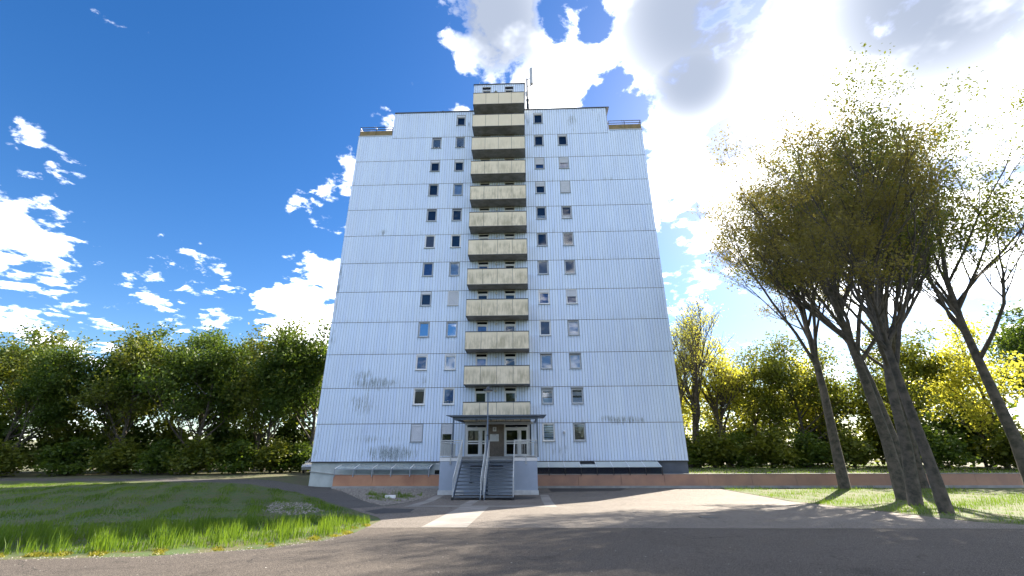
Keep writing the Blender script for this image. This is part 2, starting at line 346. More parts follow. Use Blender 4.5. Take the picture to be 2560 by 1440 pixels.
M['gravelbase'] = mat('gravel_soil', (0.085, 0.078, 0.068), 0.95, col2=(0.05, 0.048, 0.042), vscale=2.5, bump=0.5, bscale=30)
M['stone'] = mat('grey_pebbles', (0.30, 0.28, 0.25), 0.85, col2=(0.07, 0.066, 0.06), vscale=14)
M['bark'] = mat('grey_bark', (0.10, 0.085, 0.068), 0.95, col2=(0.032, 0.032, 0.024), vscale=3.5, bump=1.0, bscale=11, detail=8)
M['grass'] = leaf_material('grass_blade', (0.040, 0.10, 0.012), (0.13, 0.21, 0.022), 0.5)
M['moss'] = leaf_material('yellow_moss', (0.16, 0.17, 0.02), (0.24, 0.23, 0.04), 0.4)
M['leaf_dark'] = leaf_material('beech_leaf', (0.035, 0.075, 0.010), (0.085, 0.13, 0.018), 0.45)
M['leaf_yel'] = leaf_material('spring_leaf', (0.27, 0.30, 0.04), (0.46, 0.46, 0.08), 0.6)
M['leaf_mid'] = leaf_material('mid_leaf', (0.06, 0.095, 0.012), (0.13, 0.15, 0.02), 0.45)
M['leaf_brown'] = leaf_material('bronze_leaf', (0.11, 0.095, 0.025), (0.19, 0.17, 0.045), 0.5)
M['paint'] = mat('silver_car_paint', (0.42, 0.44, 0.47), 0.25, 0.6)
M['carglass'] = mat('car_glass', (0.015, 0.018, 0.022), 0.05)

# ------------------------------------------------------------------ terrain
def smooth(t): t = min(1, max(0, t)); return t*t*(3-2*t)
def gz(Y): return -1.75 if Y > -10 else -1.75 + 0.04*(min(35, -10-Y))
def H(X, Y):
    z = gz(Y) + 0.42*smooth((3-X)/9)*smooth((Y+19)/10)
    if Y > -0.9 and X > 16: z = -0.87
    elif Y > 0.5: z = z + (-1.15-z)*smooth((Y-0.5)/12)
    r = math.hypot(X-14, Y-10)
    z += 0.02*max(0, r-70)
    return z
def grid_terrain():
    def axis(lo, hi, fine0, fine1, st):
        a = [fine0]; s = st
        left = []
        x = fine0
        while x > lo: s *= 1.25; x -= s; left.append(x)
        s = st; x = fine1; right = []
        while x < hi: s *= 1.25; x += s; right.append(x)
        n = int((fine1-fine0)/st); mid = [fine0+i*st for i in range(n+1)]
        return left[::-1] + mid + right
    xs = axis(-1500, 1500, -30, 60, 1.0); ys = [y for y in axis(-1500, 1500, -40, 40, 1.0)]
    ys = sorted(set([y for y in ys if abs(y+1) > .01 and abs(y) > .01] + [-1.05, -0.98, -0.88, 0.3]))
    xs = sorted(set([x for x in xs] + [15.99, 16.01]))
    V = [(x, y, H(x, y)-0.03) for y in ys for x in xs]; nx = len(xs)
    F = [(j*nx+i, j*nx+i+1, (j+1)*nx+i+1, (j+1)*nx+i) for j in range(len(ys)-1) for i in range(nx-1)]
    o = fast_mesh('terrain', V, F, M['soil'], nv=4, smooth=False); o['kind'] = 'structure'
grid_terrain()
def sheet(name, poly, dz, m, step=1.0):
    bm = bmesh.new(); vs = [bm.verts.new((x, y, 0)) for x, y in poly]; bm.faces.new(vs)
    x0, x1 = min(p[0] for p in poly), max(p[0] for p in poly); y0, y1 = min(p[1] for p in poly), max(p[1] for p in poly)
    def cut(co, no): bmesh.ops.bisect_plane(bm, geom=bm.verts[:]+bm.edges[:]+bm.faces[:], plane_co=co, plane_no=no, dist=1e-4)
    x = math.ceil(x0/step)*step
    while x < x1: cut((x, 0, 0), (1, 0, 0)); x += step
    y = math.ceil(y0/step)*step
    while y < y1: cut((0, y, 0), (0, 1, 0)); y += step
    for v in bm.verts: v.co.z = H(v.co.x, min(v.co.y, -0.95) if v.co.x > 16 else v.co.y) + dz
    bmesh.ops.recalc_face_normals(bm, faces=bm.faces)
    for f in bm.faces:
        if f.normal.z < 0: f.normal_flip()
    me = bpy.data.meshes.new(name); bm.to_mesh(me); bm.free(); me.materials.append(m)
    o = bpy.data.objects.new(name, me); COL.objects.link(o); o['kind'] = 'structure'; return o
LAWN_EDGE = [(1.4, -4.42), (4.68, -8.18), (7.75, -12.97), (10.04, -16.75), (11.4, -18.85), (11.82, -19.9), (12.02, -21.4), (12.1, -23.0), (11.9, -24.3), (11.2, -25.4), (9.6, -26.3), (6.0, -26.9)]
sheet('forecourt', [(10.9, -1.0), (29.6, -1.0), (29.8, -9), (29.6, -20.2), (30.4, -21.4), (32, -21.86), (12.0, -21.86), (11.82, -19.9), (11.4, -18.85), (10.04, -16.75), (9.0, -15.0), (10.3, -13.0), (10.75, -7.0)], 0.0, M['asphalt'], 2.0)
sheet('road', [(12.03, -21.90), (60, -21.90), (90, -21.9), (90, -36), (-60, -36), (-60, -27.2), (6.0, -26.9), (9.6, -26.3), (11.2, -25.4), (11.9, -24.3), (12.1, -23.0)], 0.0, M['road'], 3.0)
sheet('footpath', [(-40, 4.5), (-14, 3.5), (-4, 2.2), (-0.1, -0.05), (2.2, -0.4), (2.3, -1.25), (4.0, -3.5), (7.2, -8.9), (9.9, -13.7), (9.0, -15.0), (7.75, -12.97), (4.68, -8.18), (1.4, -4.42), (-3.0, -1.8), (-14, 0.6), (-40, 1.6)], -0.004, M['path'], 1.0)
sheet('grass_verge', [(29.75, -1.2), (90, -1.2), (90, -21.8), (32, -21.8), (30.5, -21.3), (29.75, -20.2), (29.95, -9)], -0.006, M['lawn'], 2.0)
sheet('lawn', LAWN_EDGE + [(-60, -27.2), (-60, 1.2), (-40, 1.6), (-14, 0.6), (-3.0, -1.8)], -0.008, M['lawn'], 1.0)
sheet('gravel_bed', [(2.3, -1.15), (11.0, -1.15), (11.0, -6.4), (10.75, -7.0), (10.3, -13.0), (9.9, -13.7), (7.2, -8.9), (4.0, -3.5), (2.3, -1.25)], -0.012, M['gravelbase'], 1.0)
for i, pl in enumerate([[(11.0, -6.4), (11.5, -6.4), (11.5, -13.3), (11.0, -13.3)], [(17.2, -6.4), (17.7, -6.4), (17.7, -13.3), (17.2, -13.3)],
           [(11.0, -13.34), (17.7, -13.34), (17.7, -14.0), (11.0, -14.0)], [(13.5, -14.04), (14.75, -14.04), (14.75, -21.84), (13.5, -21.84)], [(13.35, -9.5), (13.85, -9.5), (13.85, -13.3), (13.35, -13.3)]]):
    sheet('concrete_path_strip', pl, 0.006, M['paving'], 1.0)
sheet('road_patch', [(15.8+1.15*math.cos(t*.4)*(1+.12*math.sin(3*t)), -8.2+1.0*math.sin(t*.4)) for t in range(16)][:15], 0.008, M['patch'], 1.0)
sheet('road_patch', [(10.4, -14.9), (11.8, -15.3), (12.0, -17.0), (10.9, -17.6), (10.1, -16.4)], 0.006, M['patch'], 1.0)
sheet('road_patch', [(17.9, -1.3), (23.4, -1.3), (22.5, -3.6), (18.0, -4.2)], 0.005, M['patch'], 1.0)

# ------------------------------------------------------------------ the tower block
HS, W, DEP = 2.75, 28.44, 13.0
bld = empty('apartment_building', (14.22, 6.0, -1.5))
tag(bld, 'twelve storey tower block clad in white-grey panels, skylight blue put into their colour, with cream balconies', 'building')
XA, XB = 3.5, 25.1                       # main block above the wings
TOPW, TOPM, TOPC = 30.62, 33.42, 36.95
WIN = [(7.51, 8.47), (9.88, 10.82), (17.69, 18.65), (20.04, 21.0)]
DOORS = [(12.41, 13.38), (14.77, 15.73)]
WZ0, WZ1 = 1.42, 2.735
core = MB()
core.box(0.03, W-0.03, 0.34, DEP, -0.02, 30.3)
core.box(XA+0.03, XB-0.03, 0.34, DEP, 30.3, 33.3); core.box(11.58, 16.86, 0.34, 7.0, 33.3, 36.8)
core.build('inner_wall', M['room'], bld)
side = MB()
side.box(-0.0, 0.03, 0.02, DEP, 0.0, 30.6); side.box(W-0.03, W, 0.02, DEP, 0.0, 30.6); side.box(0, W, DEP, DEP+0.05, 0, 30.3)
side.box(XA, XA+0.03, 0.02, DEP, 30.25, TOPM); side.box(XB-0.03, XB, 0.02, DEP, 30.25, TOPM); side.box(XA, XB, DEP, DEP+0.05, 30.3, TOPM)
side.box(11.55, 11.58, 0.02, 7.0, 33.3, TOPC); side.box(16.86, 16.89, 0.02, 7.0, 33.3, TOPC)
side.build('side_wall', M['core'], bld)
# joints between panels follow the window edges
def split(a, b, p=0.2277):
    n = max(1, round((b-a)/p)); return [a+(b-a)*i/n for i in range(n+1)]
brk = [0.02, 7.51, 8.47, 9.88, 10.82, 12.41, 13.38, 14.77, 15.73, 17.69, 18.65, 20.04, 21.0, W-0.02]
COLS = []
for a, b in zip(brk[:-1], brk[1:]):
    s_ = split(a, b); COLS += list(zip(s_[:-1], s_[1:]))
def opening(x0, x1, k):
    """height range taken by a window or door in storey k over this column"""
    xm = (x0+x1)/2
    for ci, (a, b) in enumerate(WIN):
        if a < xm < b and (k < 11 or ci in (1, 2)): return (WZ0, HS)
    for a, b in DOORS:
        if a < xm < b: return (-1, HS)
    return None
pieces = []                                # (x0, x1, z0, z1, storey)
for k in range(12):
    for x0, x1 in COLS:
        xm = (x0+x1)/2
        z0, z1 = k*HS + 0.012 + (0.012 if k else 0), (k+1)*HS - 0.012
        if k == 11:
            if xm < XA or xm > XB: continue
            z1 = TOPM - 0.03
        if k == 10 and (xm < XA or xm > XB): z1 = TOPW - 0.05
        if k == 0 and 11.72 < xm < 16.75: continue
        if k == 0: z0 = 0.03
        op = opening(x0, x1, k)
        if op and not (k == 0 and 11.7 < xm < 16.8):
            if op[0] < 0: continue
            pieces.append((x0, x1, z0, k*HS+op[0]-0.03, k))
            if k == 11: pieces.append((x0, x1, 33.02, z1, k))
        else: pieces.append((x0, x1, z0, z1, k))
for x0, x1 in COLS:                        # the core above the roof
    xm = (x0+x1)/2
    if 11.55 < xm < 16.89: pieces.append((max(x0, 11.56), min(x1, 16.88), 36.66 if opening(x0, x1, 1) else 33.45, TOPC-0.03, 12))
GAP = 0.021
def panel_geo(w, h):                       # front edges folded back, open at the rear
    a, t, e = w/2-GAP/2, 0.035, 0.006
    vs = [(-a+e, 0, 0.004), (a-e, 0, 0.004), (a-e, 0, h-0.004), (-a+e, 0, h-0.004), (-a, e, 0), (a, e, 0), (a, e, h), (-a, e, h), (-a, t, 0), (a, t, 0), (a, t, h), (-a, t, h)]
    fs = [(0,1,2,3),(0,4,5,1),(1,5,6,2),(2,6,7,3),(3,7,4,0),(4,8,9,5),(5,9,10,6),(6,10,11,7),(7,11,8,4)]
    return vs, fs
rng = random.Random(5)
cache = {}; rest = MB(); nind = 0
for x0, x1, z0, z1, k in pieces:
    w, h = x1-x0, z1-z0; xm = (x0+x1)/2; dy = rng.uniform(-0.003, 0.003)
    if nind < 300 and k <= 2:
        key = (round(w, 3), round(h, 3))
        if key not in cache:
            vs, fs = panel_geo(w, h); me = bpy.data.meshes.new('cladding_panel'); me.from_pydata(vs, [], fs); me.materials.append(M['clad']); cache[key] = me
        o = bpy.data.objects.new('cladding_panel', cache[key]); COL.objects.link(o); o.parent = bld
        o.location = Vector((xm, dy, z0)) - OFF[bld]; nind += 1
    else:
        vs, fs = panel_geo(w, h); rest.add([(x+xm, y+dy, z+z0) for x, y, z in vs], fs)
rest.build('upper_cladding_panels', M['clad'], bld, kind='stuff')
# backing behind the joints (open where the windows are)
bk = MB()
segs = list(zip(brk[:-1], brk[1:]))
for k in range(12):
    for a, b in segs:
        xm = (a+b)/2; zt = (k+1)*HS; z0 = k*HS
        lo, hi = a, b
        if k == 11: lo, hi = max(a, XA), min(b, XB); zt = TOPM-0.02
        if lo >= hi: continue
        if k == 0 and 11.6 < xm < 16.8 or (k == 0 and a > 10.8 and b < 12.5): 
            if k == 0 and a > 10.8 and b < 12.5: bk.box(lo, 11.70, 0.045, 0.09, z0, zt)
            continue
        op = opening(a, b, k)
        if op and op[0] < 0: continue
        if op:
            bk.box(lo, hi, 0.045, 0.09, z0, z0+WZ0-0.04)
            if k == 11: bk.box(lo, hi, 0.045, 0.09, 33.05, zt)
        else: bk.box(lo, hi, 0.045, 0.09, z0, zt)
bk.box(16.76, 17.69, 0.044, 0.089, 0, HS)
bk.box(0.02, XA, 0.045, 0.09, 30.25, TOPW-0.06); bk.box(XB, W-0.02, 0.045, 0.09, 30.25, TOPW-0.06)
for a, b in segs:
    lo, hi = max(a, 11.57), min(b, 16.87)
    if lo < hi: bk.box(lo, hi, 0.045, 0.09, 36.68 if opening(lo, hi, 1) else 33.4, TOPC-0.04)
bk.build('joint_backing', M['backing'], bld)
cp = MB()
cp.box(XA-0.06, XB+0.30, -0.05, DEP+0.1, TOPM-0.025, TOPM+0.10); cp.build('roof_coping', M['coping'], bld)
cp = MB(); cp.box(11.50, 16.94, -0.05, 7.1, TOPC-0.025, TOPC+0.08); cp.build('roof_coping', M['coping'], bld)
for a, b in ((-0.03, XA-0.08), (XB+0.08, W+0.03)):
    cp = MB(); cp.box(a, b, -0.04, DEP+0.1, TOPW-0.045, TOPW+0.03); cp.build('terrace_coping', M['frame_g'], bld)
ln = MB()
for k in range(1, 12): ln.box(0.02 if k < 11 else XA, W-0.02 if k < 11 else XB, 0.001, 0.044, k*HS-0.0117, k*HS+0.0117)
ln.build('storey_joint', M['coping'], bld)
# plinth
pl = MB(); pl.box(0.06, 11.0, 0.10, 0.32, -1.95, -0.02); pl.box(0.06, 0.3, 0.32, DEP-.2, -1.95, -0.02); pl.build('plinth', M['plinth'], bld)
pl = MB(); pl.box(17.1, W-0.06, 0.10, 0.32, -1.95, -0.02); pl.box(W-0.3, W-0.06, 0.32, DEP-.2, -1.95, -0.02); pl.build('plinth', M['plinth_shaded'], bld)
tr = MB(); tr.bar((-0.02, 0.07, -0.66), (2.6, 0.07, -0.93), 0.08, 0.05); tr.build('plinth_ledge', M['kerb'], bld)
for a, b in ((0.0, 11.0), (17.1, W)): dr = MB(); dr.box(a, b, -0.035, 0.10, -0.045, 0.012); dr.build('drip_edge', M['coping'], bld)
# terraces on the wings
for a, b in ((0.0, XA-0.15), (XB+0.1, W)):
    t_ = MB(); n = 2
    for i in range(n): t_.box(a+(b-a)*i/n+0.02, a+(b-a)*(i+1)/n-0.02, 0.10, 0.16, TOPW+0.06, 31.33)
    t_.build('terrace_parapet', M['ochre'], bld)
    r_ = MB()
    for z in (31.52, 31.80): r_.box(a, b, 0.08, 0.13, z-0.03, z+0.03)
    for x in (a+0.03, (a+b)/2, b-0.03): r_.box(x-0.025, x+0.025, 0.17, 0.22, TOPW, 31.8)
    r_.box(a, a+0.05, 0.15, 7, 31.77, 31.83); r_.box(b-0.05, b, 0.15, 7, 31.77, 31.83)
    r_.build('terrace_railing', M['coping'], bld)

# ------------------------------------------------------------------ windows
def window(k, c, st, frame='frame_g', **kw):
    x0, x1 = WIN[c]; z0, z1 = k*HS+WZ0, k*HS+WZ1
    if k == 11: z1 = 32.99
    fm = M[frame]; x0 += 0.01; x1 -= 0.01
    f = MB()
    e = 0.045                               # lining of the opening
    f.box(x0, x0+e, -0.012, 0.33, z0, z1); f.box(x1-e, x1, -0.012, 0.33, z0, z1); f.box(x0+e, x1-e, -0.010, 0.33, z1-e, z1); f.box(x0+e, x1-e, 0.0, 0.33, z0, z0+e)
    wdw = f.build('window', M['sill'] if frame == 'frame_g' else fm, bld)
    boxh = kw.get('box', 0.0)
    zt = z1-e-boxh
    if boxh:
        b_ = MB(); b_.box(x0+e, x1-e, 0.005, 0.2, zt, z1-e); b_.build('shutter_box', M[kw.get('boxm', 'shutter')], wdw)
        if kw.get('awn'):
            b2 = MB(); b2.box(x0-0.03, x1+0.03, -0.10, 0.0, z1-0.11, z1+0.04); b2.build('awning_box', M['sill'], wdw)
    s_ = MB(); fw_ = 0.065
    a, b, lo, hi = x0+e, x1-e, z0+e, zt
    s_.box(a, a+fw_, 0.05, 0.12, lo, hi); s_.box(b-fw_, b, 0.05, 0.12, lo, hi); s_.box(a+fw_, b-fw_, 0.05, 0.12, lo, lo+fw_); s_.box(a+fw_, b-fw_, 0.05, 0.12, hi-fw_, hi)
    s_.build('frame', fm, wdw)
    p = MB(); tl = kw.get('tilt', 0.0)
    p.quad((a+fw_, 0.085, lo+fw_), (b-fw_, 0.085, lo+fw_), (b-fw_, 0.085+tl, hi-fw_), (a+fw_, 0.085+tl, hi-fw_))
    p.build('pane', M['boosted_reflection' if st == 'boosted_reflection' else 'glass'], wdw)
    s2 = MB(); s2.prism([(-0.085, z0-0.045), (0.05, z0-0.025), (0.05, z0+0.002), (-0.085, z0-0.012)], 'x', x0-0.04, x1+0.04)
    s2.build('sill', M['sill'] if frame == 'frame_g' else M['kerb'], wdw)
    ia, ib, il, ih = a+fw_-0.02, b-fw_+0.02, lo+0.03, hi-0.03
    cu = MB()
    def pleats(xa, xb, za, zb, y=0.17, n=14, amp=0.02):
        pts = [(xa+(xb-xa)*i/(2*n), y+(amp if i % 2 else -amp)) for i in range(2*n+1)]
        for (xa_, ya_), (xb_, yb_) in zip(pts[:-1], pts[1:]): cu.quad((xa_, ya_, za), (xb_, yb_, za), (xb_, yb_, zb), (xa_, ya_, zb))
    if st in ('vertical', 'curtain'):
        pleats(ia, ib, il, ih); cu.build('curtain', M[kw.get('cm', 'curtain_b')], wdw)
    elif st == 'half':
        pleats(ia, ib, il+0.10, il+0.38); cu.build('curtain', M['curtain'], wdw)
    elif st == 'scallop':
        pleats(ia, ib, ih-0.42, ih-0.16); n = 7
        for i in range(n):
            q0, q1 = ia+(ib-ia)*i/n, ia+(ib-ia)*(i+1)/n; cu.add([(q0, 0.16, ih-0.42), (q1, 0.16, ih-0.42), ((q0+q1)/2, 0.16, ih-0.52)], [(0, 2, 1)])
        cu.build('curtain', M['curtain'], wdw)
        b3 = MB(); b3.box(ia, ib, 0.19, 0.20, il, il+0.42); b3.build('lower_curtain', M['blind_blue'], wdw)
    elif st == 'gray':
        cu.box(ia, ib, 0.13, 0.14, il, ih); cu.build('blind', M[kw.get('cm', 'blind_grey')], wdw)
    elif st == 'venetian':
        n = 9; zb = il+0.22
        for i in range(n):
            z = zb+(ih-zb)*i/n; cu.quad((ia, 0.14, z), (ib, 0.14, z), (ib, 0.17, z+0.075), (ia, 0.17, z+0.075))
        cu.build('blind', M['blind_blue'], wdw)
        pt = MB()
        for q in (0.25, 0.72):
            xq = ia+(ib-ia)*q; pt.lathe((xq, 0.13, il), [(0.0, 0.0), (0.04, 0.0), (0.06, 0.09), (0.02, 0.1), (0.05, 0.17), (0.0, 0.2)], 8)
        pt.build('flower_pot', M['white'], wdw)
    elif st == 'slats':
        n = 6
        for i in range(n):
            z = il+0.04+(ih-il-0.1)*i/n; cu.quad((ia, 0.13, z), (ib, 0.13, z), (ib, 0.15, z+0.14), (ia, 0.15, z+0.125+0.03*(i % 2)))
        cu.build('blind', M['blind_blue'], wdw)
    elif st == 'items':
        b3 = MB(); b3.box(ia, ib, 0.22, 0.23, il+0.0, ih); b3.build('curtain', M['curtain_b'], wdw)
        for q, hh in ((0.2, .22), (0.42, .3), (0.7, .26), (0.86, .2)):
            xq = ia+(ib-ia)*q; cu.lathe((xq, 0.16, il), [(0.0, 0.0), (0.05, 0.0), (0.07, hh*.4), (0.03, hh*.5), (0.09, hh*.75), (0.0, hh)], 7)
        cu.build('house_plant', M['curtain'], wdw)
    elif st == 'topcurtain':
        pleats(ia, ib, ih-0.2, ih); cu.build('curtain', M['curtain'], wdw)
        b3 = MB(); b3.box(ia, ib, 0.2, 0.21, il, ih-0.1); b3.build('blind', M['blind_brown'], wdw)
    fr = kw.get('shut', 0.0)
    if fr:
        zb = hi-(hi-lo)*fr; n = max(2, int((hi-zb)/0.055)); sh = MB()
        for i in range(n):
            za_, zc_ = zb+(hi-zb)*i/n, zb+(hi-zb)*(i+1)/n
            sh.prism([(0.035, za_+0.003), (0.022, (za_+zc_)/2), (0.035, zc_-0.001), (0.045, zc_-0.001), (0.045, za_+0.003)], 'x', a+0.002, b-0.002)
        sh.box(a+0.002, b-0.002, 0.018, 0.046, zb-0.04, zb)
        sh.build('roller_shutter', M['shutter'], wdw)
    return wdw
SPEC = {
 (11,1): ('dark', dict(box=.22)), (11,2): ('dark', dict(box=.12)),
 (10,0): ('venetian', dict(box=.12, boxm='box_d')), (10,1): ('venetian', {}), (10,2): ('dark', dict(box=.06)), (10,3): ('dark', dict(box=.14)),
 (9,0): ('dark', dict(box=.22)), (9,1): ('dark', dict(box=.22)), (9,2): ('curtain', dict(box=.12, shut=.52)), (9,3): ('curtain', dict(box=.12, shut=.40)),
 (8,0): ('dark', {}), (8,1): ('vertical', dict(cm='blind_blue')), (8,2): ('dark', dict(box=.16, shut=.26)), (8,3): ('dark', dict(box=.16, shut=.90)),
 (7,0): ('dark', dict(box=.1, boxm='box_d')), (7,1): ('dark', dict(box=.1, boxm='box_d')), (7,2): ('half', {}), (7,3): ('half', {}),
 (6,0): ('gray', dict(frame='frame_w', cm='blind_brown')), (6,1): ('dark', dict(frame='frame_w')), (6,2): ('dark', {}), (6,3): ('dark', dict(tilt=.01)),
 (5,0): ('vertical', {}), (5,1): ('vertical', dict(cm='blind_blue')), (5,2): ('gray', {}), (5,3): ('gray', dict(cm='blind_brown')),
 (4,0): ('dark', dict(box=.18)), (4,1): ('dark', dict(shut=.985, frame='frame_w')), (4,2): ('curtain', dict(box=.22, frame='frame_w')), (4,3): ('curtain', dict(shut=.46, frame='frame_w', cm='curtain_p')),
 (3,0): ('boosted_reflection', dict(tilt=.05)), (3,1): ('boosted_reflection', dict(tilt=.045)), (3,2): ('gray', dict(frame='frame_w', cm='blind_brown', tilt=.012)), (3,3): ('curtain', dict(cm='blind_blue', box=.05, boxm='box_d')),  # third window's brown blind stands in for a grey reflection
 (2,0): ('curtain', dict(box=.14, frame='frame_w')), (2,1): ('gray', dict(box=.14, frame='frame_w', cm='blind_blue')), (2,2): ('curtain', dict(box=.12, boxm='box_d', awn=1, cm='blind_blue')), (2,3): ('gray', dict(box=.12, boxm='box_d', awn=1, cm='blind_blue')),
 (1,0): ('topcurtain', dict(frame='frame_w')), (1,1): ('items', dict(frame='frame_w')), (1,2): ('scallop', dict(box=.2, boxm='sill', awn=1)), (1,3): ('scallop', dict(box=.14, boxm='sill', awn=1)),
 (0,0): ('dark', dict(box=.12, shut=.985)), (0,1): ('dark', dict(box=.12, shut=.50)), (0,2): ('slats', dict(frame='frame_w')), (0,3): ('topcurtain', {}),
}
for (k, c), (st, kw) in SPEC.items(): window(k, c, st, **kw)

# ------------------------------------------------------------------ balconies with their doors and lamps
BX0, BX1, BY = 11.70, 16.78, -1.374
for k in range(1, 13):
    zb = k*HS
    s_ = MB(); s_.box(BX0+0.03, BX1-0.03, BY+0.05, 0.0-0.002, zb+0.035, zb+0.20)
    bal = s_.build('balcony', M['conc'], bld)
    for i in range(4):
        p = MB(); a = BX0+(BX1-BX0)*i/4; b = BX0+(BX1-BX0)*(i+1)/4
        p.box(a+0.014, b-0.014, BY, BY+0.03, zb+0.045, zb+1.42); p.build('parapet_panel', M['balc'], bal)
    for x in (BX0+0.012, BX1-0.042):
        p = MB(); p.box(x, x+0.03, BY+0.05, -0.01, zb+0.045, zb+1.42); p.build('side_panel', M['balc'], bal)
    e = MB()
    e.box(BX0-0.02, BX1+0.02, BY-0.02, BY+0.06, zb+1.42, zb+1.485)
    e.box(BX0-0.02, BX0+0.05, BY+0.06, -0.005, zb+1.42, zb+1.485); e.box(BX1-0.05, BX1+0.02, BY+0.06, -0.005, zb+1.42, zb+1.485)
    e.build('handrail', M['darkmetal'], bal)
    e = MB()
    e.box(BX0-0.006, BX0+0.03, BY+0.031, -0.004, zb+0.0, zb+0.044); e.box(BX1-0.03, BX1+0.006, BY+0.031, -0.004, zb+0.0, zb+0.044); e.box(BX0-0.006, BX1+0.006, BY-0.004, BY+0.03, zb+0.012, zb+0.044)
    for i in range(5):
        x = BX0+(BX1-BX0)*i/4; e.box(max(BX0, x-0.02), min(BX1, x+0.02), BY+0.031, BY+0.049, zb+0.045, zb+1.42)
    e.build('edge_frame', M['darkmetal'], bal)
    for di, (a, b) in enumerate(DOORS):
        zt = zb+HS-0.02 if k < 12 else 36.64
        f = MB(); zr = zb+2.40 if k < 12 else 36.2
        f.box(a, a+0.06, -0.01, 0.3, zb+0.2, zt); f.box(b-0.06, b, -0.01, 0.3, zb+0.2, zt); f.box(a+0.06, b-0.06, -0.01, 0.3, zt-0.05, zt); f.box(a+0.06, b-0.06, -0.005, 0.12, zr-0.05, zr+0.05)
        f.box(a+0.06, a+0.13, 0.03, 0.12, zb+0.2, zr-0.05); f.box(b-0.13, b-0.06, 0.03, 0.12, zb+0.2, zr-0.05)
        f.box(a+0.13, b-0.13, 0.03, 0.12, zr-0.12, zr-0.05); f.box(a+0.13, b-0.13, 0.03, 0.12, zb+0.2, zb+0.35)
        d_ = f.build('balcony_door', M['frame_w'] if k < 10 else M['frame_g'], bld)
        g = MB(); g.quad((a+0.06, 0.08, zr+0.05), (b-0.06, 0.08, zr+0.05), (b-0.06, 0.08, zt-0.05), (a+0.06, 0.08, zt-0.05)); g.build('transom_pane', M['doorglass'], d_)
        g = MB(); g.quad((a+0.13, 0.08, zb+0.35), (b-0.13, 0.08, zb+0.35), (b-0.13, 0.08, zr-0.12), (a+0.13, 0.08, zr-0.12)); g.build('door_pane', M['glass'], d_)
        if k in (1, 2, 3, 5) and di == 0:
            g = MB(); g.box(a+0.12, b-0.12, 0.15, 0.16, zb+0.35, zr-0.1); g.build('blind', M['curtain_b'] if k != 1 else M['room'], d_)  # for k == 1 the sheet carries the painted room darkness
        if di == 1:
            g = MB(); g.box(b-0.04, b-0.0, -0.05, -0.01, zr-0.5, zr-0.3); g.build('door_handle', M['steel'], d_)
    if k < 12:
        l_ = MB(); l_.tube([(14.07, 0.0, zb+2.42), (14.07, -0.06, zb+2.42)], [0.05, 0.05], 10)
        lp = l_.build('balcony_lamp', M['steel'], bld)
        l_ = MB(); n = 10
        for i in range(5): pass
        l_.tube([(14.07, -0.06, zb+2.42), (14.07, -0.08, zb+2.42), (14.07, -0.14, zb+2.42), (14.07, -0.175, zb+2.42), (14.07, -0.185, zb+2.42)], [0.06, 0.095, 0.095, 0.055, 0.01], 12)
        l_.build('globe', M['lampglass'], lp, smooth=True)
hd = MB(); hd.box(19.25, 19.42, -0.10, -0.02, 1.95, 2.12); hd.tube([(19.36, -0.09, 2.16), (19.36, -0.2, 2.12), (19.36, -0.23, 2.02)], [0.06, 0.07, 0.05], 8)
hd.tube([(19.33, -0.015, 1.95), (19.33, -0.015, 0.1)], [0.010, 0.010], 6); hd.build('floodlight', M['frame_g'], bld)

# ------------------------------------------------------------------ entrance wall: doors and bricks
EZ0, EZ1 = 0.36, 2.72
ew = MB(); ew.box(13.46, 14.74, 0.05, 0.33, EZ0, 2.735); ew.build('entrance_wall', M['mortar'], bld)
bw = bpy.data.objects['entrance_wall']
bh = 0.083; nrow = int((2.73-EZ0)/bh)
bme = {}
for r_ in range(nrow):
    x = 13.462 - (0.125 if r_ % 2 else 0)
    while x < 14.735:
        a, b = max(13.462, x), min(14.738, x+0.24)
        if b-a > 0.04:
            key = round(b-a, 3)
            if key not in bme:
                m_ = MB(); m_.box(0, b-a, 0.0, 0.05, 0, bh-0.014); me = bpy.data.meshes.new('brick'); me.from_pydata(m_.v, [], m_.f); me.materials.append(M['brick']); bme[key] = me
            o = bpy.data.objects.new('brick', bme[key]); COL.objects.link(o); o.parent = bw
            o.location = Vector((a, 0.026+rng.uniform(-.003, .003), EZ0+r_*bh)) - OFF[bld]
        x += 0.252
